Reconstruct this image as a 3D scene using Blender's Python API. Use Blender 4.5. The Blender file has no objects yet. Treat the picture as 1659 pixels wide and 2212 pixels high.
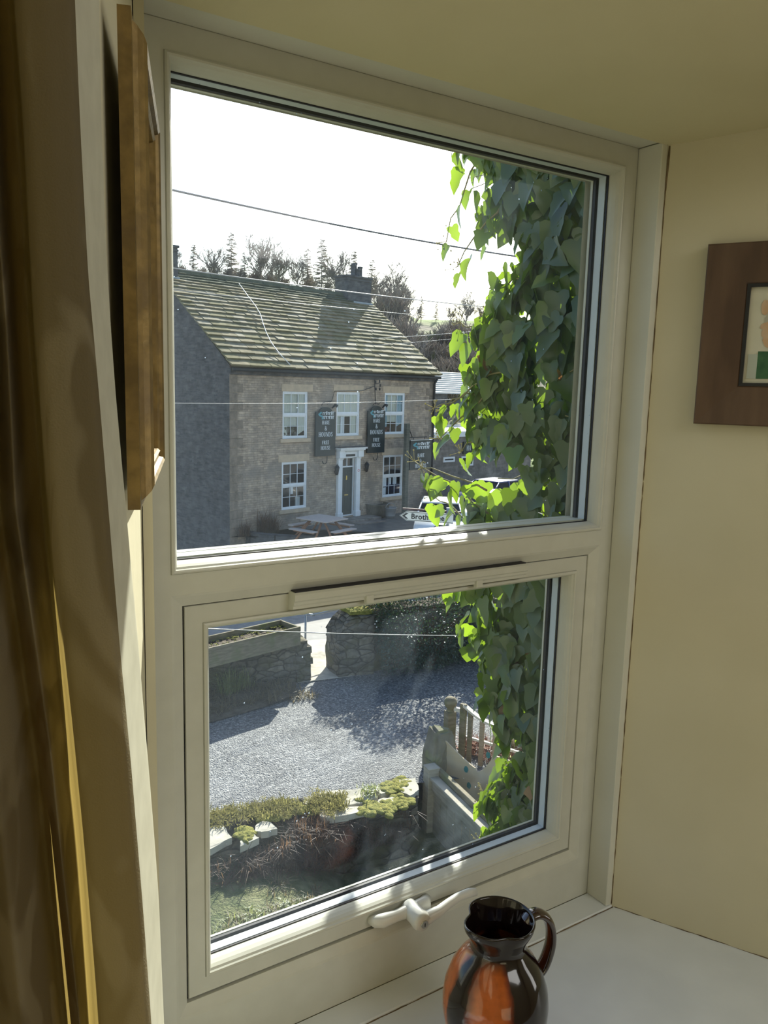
import bpy, bmesh, math, random
from mathutils import Vector, Matrix, Euler, noise
random.seed(7)
sc = bpy.context.scene
COL = sc.collection
R = math.radians

# ------------------------------------------------------------------ camera, light, exposure
F_PX = 1743.9
CAM_LOC = Vector((-0.2754, -0.9279, 0.9031))
CAM_EUL = Euler((1.417968, -0.026328, -0.574826), 'XYZ')
cam = bpy.data.cameras.new('camera'); camo = bpy.data.objects.new('camera', cam); COL.objects.link(camo)
camo.location = CAM_LOC; camo.rotation_euler = CAM_EUL
cam.sensor_fit = 'VERTICAL'; cam.sensor_height = 24.0; cam.lens = F_PX / 2212 * 24.0
cam.clip_start = 0.02; cam.clip_end = 1500
sc.camera = camo
CAM_M = CAM_EUL.to_matrix()

SUN_AZ, SUN_EL = 47.0, 31.5          # azimuth measured from +X towards +Y
SUN_STRENGTH = 11.0
SKY_STRENGTH = 0.25
ROOM_POWER = 25.0
SIDE_POWER = 9.0
sun = bpy.data.lights.new('sun', 'SUN'); suno = bpy.data.objects.new('sun', sun); COL.objects.link(suno)
sun.energy = SUN_STRENGTH; sun.angle = R(0.55); sun.color = (1.0, 0.95, 0.84)
sdir = Vector((math.cos(R(SUN_EL)) * math.cos(R(SUN_AZ)), math.cos(R(SUN_EL)) * math.sin(R(SUN_AZ)), math.sin(R(SUN_EL))))
suno.rotation_euler = sdir.to_track_quat('Z', 'Y').to_euler(); suno.location = (20, 20, 30)

w = bpy.data.worlds.new('world'); sc.world = w; w.use_nodes = True
nt = w.node_tree; nt.nodes.clear()
sky = nt.nodes.new('ShaderNodeTexSky'); sky.sky_type = 'NISHITA'; sky.sun_disc = False
sky.sun_elevation = R(SUN_EL); sky.sun_rotation = R(90 - SUN_AZ); sky.air_density = 1.0; sky.dust_density = 1.2; sky.ozone_density = 1.0
bg = nt.nodes.new('ShaderNodeBackground'); bg.inputs[1].default_value = SKY_STRENGTH
wo = nt.nodes.new('ShaderNodeOutputWorld')
nt.links.new(sky.outputs[0], bg.inputs[0]); nt.links.new(bg.outputs[0], wo.inputs[0])

# added fill light high behind the camera, where no window is known
al = bpy.data.lights.new('room_fill_light', 'AREA'); alo = bpy.data.objects.new('room_fill_light', al); COL.objects.link(alo)
al.energy = ROOM_POWER; al.shape = 'RECTANGLE'; al.size = 1.7; al.size_y = 0.9; al.color = (1.0, 0.985, 0.95)
alo.location = (1.1, -3.1, 2.0); alo.rotation_euler = (R(70), 0, R(8))

bl = bpy.data.lights.new('side_fill_light', 'AREA'); blo = bpy.data.objects.new('side_fill_light', bl); COL.objects.link(blo)  # added fill light from the side, lifts the soffit; no real window there
bl.energy = SIDE_POWER; bl.shape = 'RECTANGLE'; bl.size = 0.8; bl.size_y = 1.0; bl.color = (1.0, 0.985, 0.95)
blo.location = (2.5, -1.15, 0.45); blo.rotation_euler = (R(90), 0, R(90))

sc.view_settings.view_transform = 'Standard'; sc.view_settings.look = 'None'
sc.view_settings.exposure = 0.0; sc.view_settings.gamma = 1.0
try: sc.view_settings.use_curve_mapping = False
except Exception: pass
try:
    sc.cycles.max_bounces = 10; sc.cycles.transparent_max_bounces = 16; sc.cycles.sample_clamp_indirect = 6
    sc.cycles.caustics_reflective = False; sc.cycles.caustics_refractive = False
except Exception: pass

# ------------------------------------------------------------------ measuring helpers
def ray(px, py):
    return (CAM_M @ Vector(((px - 829.5) / F_PX, -(py - 1106) / F_PX, -1))).normalized()
def on_plane(px, py, n, p0):
    d = ray(px, py); n = Vector(n); return CAM_LOC + d * (n.dot(Vector(p0) - CAM_LOC) / n.dot(d))
def atz(px, py, z): return on_plane(px, py, (0, 0, 1), (0, 0, z))
def aty(px, py, y): return on_plane(px, py, (0, 1, 0), (0, y, 0))

# ------------------------------------------------------------------ materials
MATS = {}
def nodes(m):
    m.use_nodes = True; t = m.node_tree; b = t.nodes.get('Principled BSDF'); return t, b
def N(t, typ, **kw):
    n = t.nodes.new(typ)
    for k, v in kw.items(): setattr(n, k, v)
    return n
def mat(name, c1, c2=None, rough=0.6, scale=8, detail=4, bump=0, bscale=None, spec=0.4, metal=0, stretch=(1, 1, 1), coat=0, lo=0.35, hi=0.65, c3=None, s3=3, l3=.55, h3=.7, dist=.01):
    m = bpy.data.materials.new(name); t, b = nodes(m)
    b.inputs['Roughness'].default_value = rough; b.inputs['Metallic'].default_value = metal
    b.inputs['Specular IOR Level'].default_value = spec; b.inputs['Coat Weight'].default_value = coat; b.inputs['Coat Roughness'].default_value = 0.04
    tc = N(t, 'ShaderNodeTexCoord'); mp = N(t, 'ShaderNodeMapping'); mp.inputs['Scale'].default_value = stretch
    t.links.new(tc.outputs['Object'], mp.inputs[0])
    col = None
    if c2 is not None:
        nz = N(t, 'ShaderNodeTexNoise'); nz.inputs['Scale'].default_value = scale; nz.inputs['Detail'].default_value = detail
        t.links.new(mp.outputs[0], nz.inputs[0])
        cr = N(t, 'ShaderNodeValToRGB'); cr.color_ramp.elements[0].position = lo; cr.color_ramp.elements[1].position = hi
        cr.color_ramp.elements[0].color = (*c1, 1); cr.color_ramp.elements[1].color = (*c2, 1)
        t.links.new(nz.outputs[0], cr.inputs[0]); col = cr.outputs[0]
        if c3 is not None:
            n3 = N(t, 'ShaderNodeTexNoise'); n3.inputs['Scale'].default_value = s3; n3.inputs['Detail'].default_value = 5
            t.links.new(tc.outputs['Object'], n3.inputs[0])
            r3 = N(t, 'ShaderNodeMapRange'); r3.inputs[1].default_value = l3; r3.inputs[2].default_value = h3
            t.links.new(n3.outputs[0], r3.inputs[0])
            mx = N(t, 'ShaderNodeMix', data_type='RGBA'); mx.inputs[7].default_value = (*c3, 1)
            t.links.new(r3.outputs[0], mx.inputs[0]); t.links.new(col, mx.inputs[6]); col = mx.outputs[2]
        t.links.new(col, b.inputs['Base Color'])
    else:
        b.inputs['Base Color'].default_value = (*c1, 1)
    if bump:
        nb = N(t, 'ShaderNodeTexNoise'); nb.inputs['Scale'].default_value = bscale or scale * 3; nb.inputs['Detail'].default_value = 5
        t.links.new(mp.outputs[0], nb.inputs[0])
        bp = N(t, 'ShaderNodeBump'); bp.inputs['Strength'].default_value = bump; bp.inputs['Distance'].default_value = dist
        t.links.new(nb.outputs[0], bp.inputs['Height']); t.links.new(bp.outputs[0], b.inputs['Normal'])
    MATS[name] = m; return m

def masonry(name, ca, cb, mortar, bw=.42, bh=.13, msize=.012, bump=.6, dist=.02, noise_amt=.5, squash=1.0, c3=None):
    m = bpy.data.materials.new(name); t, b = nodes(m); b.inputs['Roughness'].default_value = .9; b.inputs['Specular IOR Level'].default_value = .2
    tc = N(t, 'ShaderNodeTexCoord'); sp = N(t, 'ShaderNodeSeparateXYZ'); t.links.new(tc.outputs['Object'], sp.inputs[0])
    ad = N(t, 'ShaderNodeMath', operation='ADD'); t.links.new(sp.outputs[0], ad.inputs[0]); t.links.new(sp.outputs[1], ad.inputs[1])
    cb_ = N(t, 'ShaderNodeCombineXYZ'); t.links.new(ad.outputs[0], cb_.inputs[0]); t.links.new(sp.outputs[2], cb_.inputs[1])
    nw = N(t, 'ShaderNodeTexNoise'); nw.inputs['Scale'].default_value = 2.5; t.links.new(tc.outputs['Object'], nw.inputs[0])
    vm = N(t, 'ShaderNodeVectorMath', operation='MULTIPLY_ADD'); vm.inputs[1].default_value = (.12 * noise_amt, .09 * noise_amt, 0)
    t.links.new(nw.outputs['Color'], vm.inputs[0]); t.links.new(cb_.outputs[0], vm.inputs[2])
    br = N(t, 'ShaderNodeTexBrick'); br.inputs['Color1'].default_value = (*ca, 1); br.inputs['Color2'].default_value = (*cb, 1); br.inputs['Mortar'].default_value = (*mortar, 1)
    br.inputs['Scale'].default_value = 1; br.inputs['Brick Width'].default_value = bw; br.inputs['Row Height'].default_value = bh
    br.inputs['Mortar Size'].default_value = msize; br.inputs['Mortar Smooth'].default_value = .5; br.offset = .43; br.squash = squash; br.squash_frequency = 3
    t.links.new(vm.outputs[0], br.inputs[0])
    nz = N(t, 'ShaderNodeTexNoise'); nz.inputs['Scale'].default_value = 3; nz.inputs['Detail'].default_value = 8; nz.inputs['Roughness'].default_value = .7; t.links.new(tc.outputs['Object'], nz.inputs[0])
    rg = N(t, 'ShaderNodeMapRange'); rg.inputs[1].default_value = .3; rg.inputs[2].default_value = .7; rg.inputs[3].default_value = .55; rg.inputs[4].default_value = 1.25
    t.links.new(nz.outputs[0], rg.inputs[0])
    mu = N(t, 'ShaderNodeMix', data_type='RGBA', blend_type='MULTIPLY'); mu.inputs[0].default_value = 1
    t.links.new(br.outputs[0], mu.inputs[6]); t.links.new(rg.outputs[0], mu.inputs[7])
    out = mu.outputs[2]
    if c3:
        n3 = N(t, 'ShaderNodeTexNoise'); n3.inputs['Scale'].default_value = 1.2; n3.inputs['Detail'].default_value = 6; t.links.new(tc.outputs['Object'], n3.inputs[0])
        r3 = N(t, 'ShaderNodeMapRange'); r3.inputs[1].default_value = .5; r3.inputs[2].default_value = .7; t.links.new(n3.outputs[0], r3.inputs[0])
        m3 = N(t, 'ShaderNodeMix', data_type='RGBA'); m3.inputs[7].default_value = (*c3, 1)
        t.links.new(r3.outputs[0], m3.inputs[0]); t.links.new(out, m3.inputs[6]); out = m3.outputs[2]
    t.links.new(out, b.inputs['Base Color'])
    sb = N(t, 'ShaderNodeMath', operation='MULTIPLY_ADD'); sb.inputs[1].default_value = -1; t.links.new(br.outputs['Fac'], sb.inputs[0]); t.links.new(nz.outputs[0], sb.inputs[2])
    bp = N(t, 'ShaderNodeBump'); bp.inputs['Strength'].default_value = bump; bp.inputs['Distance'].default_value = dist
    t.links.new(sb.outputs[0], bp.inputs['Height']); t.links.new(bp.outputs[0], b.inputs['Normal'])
    MATS[name] = m; return m

def two_side(name, c1, c2, trans, rough=.4, scale=10, gl=.25, vein=False, tamt=.45):
    """thin sheet: diffuse + translucent + gloss"""
    m = bpy.data.materials.new(name); m.use_nodes = True; t = m.node_tree; t.nodes.clear()
    tc = N(t, 'ShaderNodeTexCoord'); nz = N(t, 'ShaderNodeTexNoise'); nz.inputs['Scale'].default_value = scale; nz.inputs['Detail'].default_value = 3
    t.links.new(tc.outputs['Object'], nz.inputs[0])
    cr = N(t, 'ShaderNodeValToRGB'); cr.color_ramp.elements[0].position = .35; cr.color_ramp.elements[1].position = .65
    cr.color_ramp.elements[0].color = (*c1, 1); cr.color_ramp.elements[1].color = (*c2, 1); t.links.new(nz.outputs[0], cr.inputs[0])
    d = N(t, 'ShaderNodeBsdfDiffuse'); t.links.new(cr.outputs[0], d.inputs[0])
    tr = N(t, 'ShaderNodeBsdfTranslucent'); tr.inputs[0].default_value = (*trans, 1)
    mx = N(t, 'ShaderNodeMixShader'); mx.inputs[0].default_value = tamt; t.links.new(d.outputs[0], mx.inputs[1]); t.links.new(tr.outputs[0], mx.inputs[2])
    g = N(t, 'ShaderNodeBsdfGlossy'); g.inputs['Roughness'].default_value = rough; g.inputs[0].default_value = (.9, .95, 1, 1)
    lwt_ = N(t, 'ShaderNodeLayerWeight'); pw_ = N(t, 'ShaderNodeMath', operation='POWER'); pw_.inputs[1].default_value = 3.0; t.links.new(lwt_.outputs['Facing'], pw_.inputs[0])
    ml = N(t, 'ShaderNodeMath', operation='MULTIPLY_ADD'); ml.inputs[1].default_value = gl * 3; ml.inputs[2].default_value = gl * .5; t.links.new(pw_.outputs[0], ml.inputs[0])
    m2 = N(t, 'ShaderNodeMixShader'); t.links.new(ml.outputs[0], m2.inputs[0]); t.links.new(mx.outputs[0], m2.inputs[1]); t.links.new(g.outputs[0], m2.inputs[2])
    o = N(t, 'ShaderNodeOutputMaterial'); t.links.new(m2.outputs[0], o.inputs[0]); MATS[name] = m; return m

def glass_mat(name, dirt=0.0, tint=(1, 1, 1), specks=0, refl=1.0):
    m = bpy.data.materials.new(name); m.use_nodes = True; t = m.node_tree; t.nodes.clear()
    tr = N(t, 'ShaderNodeBsdfTransparent'); tr.inputs[0].default_value = (*tint, 1)
    g = N(t, 'ShaderNodeBsdfGlossy'); g.inputs['Roughness'].default_value = 0.0
    fr = N(t, 'ShaderNodeFresnel'); fr.inputs[0].default_value = 1.5
    gm = N(t, 'ShaderNodeNewGeometry'); fo_ = N(t, 'ShaderNodeMath', operation='MULTIPLY_ADD'); fo_.inputs[1].default_value = -refl; fo_.inputs[2].default_value = refl; t.links.new(gm.outputs['Backfacing'], fo_.inputs[0])
    fm = N(t, 'ShaderNodeMath', operation='MULTIPLY'); t.links.new(fo_.outputs[0], fm.inputs[1]); t.links.new(fr.outputs[0], fm.inputs[0])
    m1 = N(t, 'ShaderNodeMixShader'); t.links.new(fm.outputs[0], m1.inputs[0]); t.links.new(tr.outputs[0], m1.inputs[1]); t.links.new(g.outputs[0], m1.inputs[2])
    out = m1.outputs[0]
    if dirt:
        tc = N(t, 'ShaderNodeTexCoord')
        nz = N(t, 'ShaderNodeTexNoise'); nz.inputs['Scale'].default_value = 5; nz.inputs['Detail'].default_value = 6; nz.inputs['Roughness'].default_value = .6; t.links.new(tc.outputs['Object'], nz.inputs[0])
        rg = N(t, 'ShaderNodeMapRange'); rg.inputs[1].default_value = .3; rg.inputs[2].default_value = .75; rg.inputs[3].default_value = dirt * .55; rg.inputs[4].default_value = dirt * 1.7
        t.links.new(nz.outputs[0], rg.inputs[0])
        vo = N(t, 'ShaderNodeTexVoronoi'); vo.inputs['Scale'].default_value = 55; t.links.new(tc.outputs['Object'], vo.inputs[0])
        lt = N(t, 'ShaderNodeMath', operation='LESS_THAN'); lt.inputs[1].default_value = .055; t.links.new(vo.outputs[0], lt.inputs[0])
        n2 = N(t, 'ShaderNodeTexNoise'); n2.inputs['Scale'].default_value = 9; t.links.new(tc.outputs['Object'], n2.inputs[0])
        g2 = N(t, 'ShaderNodeMath', operation='GREATER_THAN'); g2.inputs[1].default_value = .56; t.links.new(n2.outputs[0], g2.inputs[0])
        mm = N(t, 'ShaderNodeMath', operation='MULTIPLY'); t.links.new(lt.outputs[0], mm.inputs[0]); t.links.new(g2.outputs[0], mm.inputs[1])
        ms = N(t, 'ShaderNodeMath', operation='MULTIPLY_ADD'); ms.inputs[1].default_value = specks; t.links.new(mm.outputs[0], ms.inputs[0]); t.links.new(rg.outputs[0], ms.inputs[2])
        td = N(t, 'ShaderNodeBsdfTranslucent'); td.inputs[0].default_value = (.66, .82, 1.0, 1)
        m2 = N(t, 'ShaderNodeMixShader'); t.links.new(ms.outputs[0], m2.inputs[0]); t.links.new(out, m2.inputs[1]); t.links.new(td.outputs[0], m2.inputs[2]); out = m2.outputs[0]
    o = N(t, 'ShaderNodeOutputMaterial'); t.links.new(out, o.inputs[0]); MATS[name] = m; return m

upvc = mat('upvc', (.57, .575, .505), (.60, .605, .535), rough=.38, scale=30, bump=.02, bscale=300, spec=.5)
upvc_dark = mat('black_seal', (.02, .02, .025), rough=.6)
spacer_m = mat('spacer_metal', (.62, .67, .72), rough=.5)
plaster = mat('cream_plaster', (.60, .56, .40), (.64, .60, .44), rough=.85, scale=4, bump=.25, bscale=25, spec=.15, dist=.004)
soffit_m = mat('yellow_plaster', (.62, .565, .36), (.67, .615, .41), rough=.85, scale=3, bump=.3, bscale=18, spec=.15, dist=.005)
sill_m = mat('white_sill_paint', (.70, .735, .76), (.75, .785, .81), rough=.42, scale=12, bump=.08, bscale=60, spec=.5, dist=.003)
lining_m = mat('lining_paint', (.62, .62, .54), (.65, .65, .57), rough=.5, scale=10, bump=.05, bscale=80)
crack_m = mat('brown_crack', (.10, .07, .035), (.22, .16, .09), rough=.9, scale=40)
room_m = mat('room_paint', (.6, .55, .4), rough=.9)
stone_m = masonry('pub_sandstone', (.52, .41, .30), (.37, .30, .235), (.30, .25, .195), bw=.27, bh=.082, msize=.007, c3=(.27, .235, .195), noise_amt=.8)
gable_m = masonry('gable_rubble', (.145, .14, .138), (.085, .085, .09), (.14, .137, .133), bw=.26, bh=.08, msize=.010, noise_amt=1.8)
ext_m = masonry('rear_stone', (.27, .24, .21), (.2, .18, .16), (.24, .22, .19), bw=.4, bh=.14)
quoin_m = masonry('quoin_stone', (.30, .245, .19), (.26, .21, .16), (.26, .22, .17), bw=.6, bh=.31)
dress_m = mat('dressed_stone', (.58, .45, .31), (.48, .38, .27), rough=.85, scale=5, bump=.3, bscale=20)
slate_m = mat('stone_slates', (.235, .195, .115), (.335, .285, .18), spec=.08, rough=.85, scale=2.2, detail=8, bump=.5, bscale=9, c3=(.15, .145, .08), s3=.9, l3=.45, h3=.7, dist=.02)
slate2_m = mat('grey_stone_slates', (.245, .215, .145), (.34, .30, .21), spec=.08, rough=.8, scale=3, detail=8, bump=.4, bscale=9, dist=.02)
slate3_m = mat('mossy_stone_slates', (.185, .165, .085), (.27, .24, .135), spec=.08, rough=.9, scale=3, detail=8, bump=.5, bscale=9, dist=.02)
ridge_m = mat('ridge_stone', (.09, .10, .065), (.15, .155, .10), spec=.08, rough=.9, scale=3, bump=.4, bscale=12)
white_m = mat('white_paint', (.78, .80, .82), (.72, .74, .75), rough=.45, scale=6)
black_m = mat('black_paint', (.015, .018, .022), rough=.35)
iron_m = mat('dark_iron', (.03, .03, .032), rough=.5, metal=.3)
sign_m = mat('sign_board', (.012, .022, .026), (.02, .034, .038), rough=.3, scale=4)
letter_m = mat('sign_lettering', (.72, .76, .78), rough=.5)
teal_m = mat('sign_teal', (.08, .30, .36), rough=.5)
door_m = mat('dark_green_door', (.020, .032, .032), (.028, .042, .04), rough=.4, scale=5)
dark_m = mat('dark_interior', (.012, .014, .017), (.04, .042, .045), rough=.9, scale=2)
drape_m = mat('cream_drapes', (.52, .53, .45), (.66, .65, .54), rough=.9, scale=14, stretch=(6, 1, .2))
blue_drape_m = mat('blue_drape', (.22, .36, .42), (.3, .44, .5), rough=.9, scale=14, stretch=(6, 1, .2))
tan_m = mat('weathered_wood', (.30, .235, .16), (.40, .32, .225), rough=.8, scale=6, stretch=(1, 1, 9), bump=.3, bscale=30)
table_m = mat('picnic_table_wood', (.42, .36, .33), (.50, .43, .39), rough=.8, scale=5, stretch=(1, 8, 1), bump=.2)
tableleg_m = mat('orange_brown_wood', (.26, .12, .065), (.34, .17, .09), rough=.8, scale=5)
mossy_m = mat('mossy_wood', (.18, .15, .10), (.27, .235, .16), rough=.9, scale=7, stretch=(1, 1, 5), bump=.5, bscale=30, c3=(.15, .165, .07), s3=5, l3=.5, h3=.75)
fence_m = mat('grey_fence_wood', (.34, .31, .25), (.44, .40, .32), rough=.85, scale=6, stretch=(1, 1, 6), bump=.4, bscale=30, c3=(.21, .22, .14), s3=3, l3=.5, h3=.8)
board_m = mat('tan_plywood', (.50, .40, .27), (.58, .48, .34), rough=.8, scale=3, stretch=(1, 1, 3), c3=(.36, .33, .27), s3=2.5, l3=.5, h3=.8)
dot_m = mat('teal_dot', (.05, .20, .20), rough=.7)
def rubble_mat(name, ca, cb, dark, moss):
    m = bpy.data.materials.new(name); t, b = nodes(m); b.inputs['Roughness'].default_value = .95; b.inputs['Specular IOR Level'].default_value = .12
    tc = N(t, 'ShaderNodeTexCoord'); nw = N(t, 'ShaderNodeTexNoise'); nw.inputs['Scale'].default_value = 4; t.links.new(tc.outputs['Object'], nw.inputs[0])
    vm = N(t, 'ShaderNodeVectorMath', operation='MULTIPLY_ADD'); vm.inputs[1].default_value = (.12, .12, .08); t.links.new(nw.outputs['Color'], vm.inputs[0]); t.links.new(tc.outputs['Object'], vm.inputs[2])
    mp = N(t, 'ShaderNodeMapping'); mp.inputs['Scale'].default_value = (4.2, 4.2, 9.0); t.links.new(vm.outputs[0], mp.inputs[0])
    v1 = N(t, 'ShaderNodeTexVoronoi'); v1.inputs['Scale'].default_value = 1; t.links.new(mp.outputs[0], v1.inputs[0])
    v2 = N(t, 'ShaderNodeTexVoronoi', feature='DISTANCE_TO_EDGE'); v2.inputs['Scale'].default_value = 1; t.links.new(mp.outputs[0], v2.inputs[0])
    sp = N(t, 'ShaderNodeSeparateColor'); t.links.new(v1.outputs['Color'], sp.inputs[0])
    m1 = N(t, 'ShaderNodeMix', data_type='RGBA'); m1.inputs[6].default_value = (*ca, 1); m1.inputs[7].default_value = (*cb, 1); t.links.new(sp.outputs[0], m1.inputs[0])
    nz = N(t, 'ShaderNodeTexNoise'); nz.inputs['Scale'].default_value = 11; nz.inputs['Detail'].default_value = 8; nz.inputs['Roughness'].default_value = .7; t.links.new(tc.outputs['Object'], nz.inputs[0])
    rg = N(t, 'ShaderNodeMapRange'); rg.inputs[1].default_value = .3; rg.inputs[2].default_value = .7; rg.inputs[3].default_value = .5; rg.inputs[4].default_value = 1.4; t.links.new(nz.outputs[0], rg.inputs[0])
    mu = N(t, 'ShaderNodeMix', data_type='RGBA', blend_type='MULTIPLY'); mu.inputs[0].default_value = 1; t.links.new(m1.outputs[2], mu.inputs[6]); t.links.new(rg.outputs[0], mu.inputs[7])
    ed = N(t, 'ShaderNodeMapRange'); ed.inputs[1].default_value = 0; ed.inputs[2].default_value = .09; ed.inputs[3].default_value = 1; ed.inputs[4].default_value = 0; t.links.new(v2.outputs[0], ed.inputs[0])
    m2 = N(t, 'ShaderNodeMix', data_type='RGBA'); m2.inputs[7].default_value = (*dark, 1); t.links.new(ed.outputs[0], m2.inputs[0]); t.links.new(mu.outputs[2], m2.inputs[6])
    n3 = N(t, 'ShaderNodeTexNoise'); n3.inputs['Scale'].default_value = 2.2; n3.inputs['Detail'].default_value = 7; t.links.new(tc.outputs['Object'], n3.inputs[0])
    r3 = N(t, 'ShaderNodeMapRange'); r3.inputs[1].default_value = .52; r3.inputs[2].default_value = .66; t.links.new(n3.outputs[0], r3.inputs[0])
    m3 = N(t, 'ShaderNodeMix', data_type='RGBA'); m3.inputs[7].default_value = (*moss, 1); t.links.new(r3.outputs[0], m3.inputs[0]); t.links.new(m2.outputs[2], m3.inputs[6]); t.links.new(m3.outputs[2], b.inputs['Base Color'])
    hs_ = N(t, 'ShaderNodeMath', operation='MULTIPLY_ADD'); hs_.inputs[1].default_value = .35; t.links.new(nz.outputs[0], hs_.inputs[0]); t.links.new(v2.outputs[0], hs_.inputs[2])
    bp = N(t, 'ShaderNodeBump'); bp.inputs['Strength'].default_value = 1; bp.inputs['Distance'].default_value = .09; t.links.new(hs_.outputs[0], bp.inputs['Height']); t.links.new(bp.outputs[0], b.inputs['Normal']); return m
rub_m = rubble_mat('garden_rubble', (.25, .22, .175), (.12, .11, .09), (.045, .04, .033), (.12, .115, .06))
rub_unused = masonry('garden_rubble', (.23, .20, .16), (.13, .118, .10), (.10, .09, .078), bw=.27, bh=.105, msize=.012, bump=1, dist=.03, noise_amt=3.2, c3=(.10, .095, .06))
coping_m = mat('coping_flag', (.38, .355, .29), (.50, .47, .39), rough=.85, scale=6, detail=7, bump=.4, bscale=20)
moss_m = mat('moss', (.16, .17, .035), (.33, .30, .075), rough=1, scale=22, detail=6, bump=1, bscale=90, dist=.02)
soil_m = mat('bed_soil', (.075, .06, .045), (.16, .13, .09), rough=1, scale=9, detail=8, bump=1, bscale=30, dist=.04)
lawn_m = mat('rough_lawn', (.085, .105, .04), (.22, .22, .11), rough=1, scale=6, detail=8, bump=1, bscale=40, dist=.04)
tarmac_m = mat('pale_tarmac', (.26, .25, .235), (.34, .33, .31), rough=.9, scale=7, detail=9, bump=.3, bscale=80, c3=(.30, .28, .26), s3=.6, l3=.45, h3=.7)
path_m = masonry('paving', (.60, .55, .45), (.52, .48, .40), (.36, .33, .27), bw=.9, bh=.6, msize=.012, bump=.2)
hill_m = mat('wooded_slope', (.17, .145, .11), (.26, .23, .15), rough=1, scale=.12, detail=10, c3=(.24, .29, .11), s3=.022, l3=.46, h3=.54, bump=1, bscale=.6, dist=.8)
bark_m = mat('bare_branches', (.27, .235, .20), (.36, .31, .27), rough=.9, scale=1)
larch_m = mat('larch_twigs', (.30, .25, .19), (.38, .32, .23), rough=.9, scale=1)
brush_m = mat('brown_brush', (.25, .205, .17), (.36, .30, .24), rough=.9, scale=.5)
greenbrush_m = mat('green_brush', (.13, .145, .06), (.23, .24, .11), rough=.9, scale=.5)
wire_m = mat('grey_cable', (.20, .19, .20), rough=.38, metal=.6)
palewire_m = mat('pale_cable', (.42, .41, .40), rough=.4, metal=.3)
gold_m = mat('gilt_frame', (.17, .115, .04), (.28, .19, .065), rough=.45, scale=60, detail=6, metal=.45, bump=.3, bscale=120, dist=.002, c3=(.16, .11, .05), s3=25, l3=.5, h3=.75)
brownframe_m = mat('brown_wood_frame', (.075, .042, .026), (.135, .082, .05), rough=.42, scale=9, detail=6, stretch=(3, 3, .5), bump=.1, bscale=60, dist=.002)
berry_m = mat('ivy_buds', (.42, .36, .16), rough=.8)
stem_m = mat('ivy_stem', (.20, .17, .07), (.30, .27, .12), rough=.8, scale=20)
ivy_m = two_side('ivy_leaf', (.042, .080, .024), (.078, .125, .036), (.24, .38, .02), rough=.42, scale=7, gl=.10, tamt=.38)
ivy_young = two_side('ivy_young_leaf', (.08, .14, .03), (.14, .20, .04), (.36, .56, .03), rough=.4, scale=9, gl=.09, tamt=.42)
ivy_dead = two_side('ivy_dead_leaf', (.22, .12, .05), (.3, .17, .08), (.35, .16, .06), rough=.5, scale=9, gl=.12, tamt=.4)
shrub_leaf = two_side('evergreen_leaf', (.022, .05, .035), (.045, .085, .05), (.10, .18, .05), rough=.35, scale=5, gl=.12, tamt=.25)
grass_m = two_side('grass_blade', (.16, .20, .06), (.30, .31, .12), (.42, .46, .14), rough=.5, scale=5, gl=.1)
turf_m = two_side('dry_turf_blade', (.20, .19, .075), (.31, .28, .12), (.36, .33, .12), rough=.7, scale=5, gl=.0)
straw_m = two_side('dead_stalk', (.17, .135, .075), (.24, .19, .11), (.24, .19, .09), rough=.6, scale=5, gl=.05)
brownstalk_m = two_side('brown_stalk', (.12, .075, .05), (.2, .13, .08), (.25, .14, .07), rough=.6, scale=5, gl=.05)
pane_m = glass_mat('window_pane', dirt=.008, tint=(.96, .985, .98), specks=.35, refl=.9)
pubglass_m = glass_mat('pub_pane', tint=(.95, .97, .98), refl=1.4)
steel_m = mat('lock_steel', (.45, .45, .4), rough=.3, metal=.8)
redm = mat('red_plastic', (.55, .03, .03), rough=.4)
carw_m = mat('white_car_paint', (.72, .74, .76), rough=.25, coat=.6)
carb_m = mat('blue_car_paint', (.03, .05, .18), rough=.25, coat=.6)
tyre_m = mat('tyre', (.02, .02, .02), rough=.8)
galv_m = mat('galvanised', (.38, .40, .42), rough=.4, metal=.5)

# gravel: individual chippings of several greys
def gravel():
    m = bpy.data.materials.new('grey_chippings'); t, b = nodes(m); b.inputs['Roughness'].default_value = .75
    tc = N(t, 'ShaderNodeTexCoord'); vo = N(t, 'ShaderNodeTexVoronoi'); vo.inputs['Scale'].default_value = 46; t.links.new(tc.outputs['Object'], vo.inputs[0])
    sp = N(t, 'ShaderNodeSeparateColor'); t.links.new(vo.outputs['Color'], sp.inputs[0])
    cr = N(t, 'ShaderNodeValToRGB'); e = cr.color_ramp.elements
    e[0].position = 0; e[0].color = (.06, .065, .074, 1); e[1].position = 1; e[1].color = (.37, .37, .355, 1)
    k = e.new(.45); k.color = (.145, .15, .16, 1); k = e.new(.8); k.color = (.205, .208, .21, 1)
    t.links.new(sp.outputs[0], cr.inputs[0])
    nz = N(t, 'ShaderNodeTexNoise'); nz.inputs['Scale'].default_value = 1.3; nz.inputs['Detail'].default_value = 7; t.links.new(tc.outputs['Object'], nz.inputs[0])
    rg = N(t, 'ShaderNodeMapRange'); rg.inputs[1].default_value = .3; rg.inputs[2].default_value = .7; rg.inputs[3].default_value = .75; rg.inputs[4].default_value = 1.2; t.links.new(nz.outputs[0], rg.inputs[0])
    mu = N(t, 'ShaderNodeMix', data_type='RGBA', blend_type='MULTIPLY'); mu.inputs[0].default_value = 1
    t.links.new(cr.outputs[0], mu.inputs[6]); t.links.new(rg.outputs[0], mu.inputs[7]); t.links.new(mu.outputs[2], b.inputs['Base Color'])
    bp = N(t, 'ShaderNodeBump'); bp.inputs['Strength'].default_value = 1; bp.inputs['Distance'].default_value = .016; bp.invert = True
    t.links.new(vo.outputs[0], bp.inputs['Height']); t.links.new(bp.outputs[0], b.inputs['Normal']); return m
gravel_m = gravel()

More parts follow.
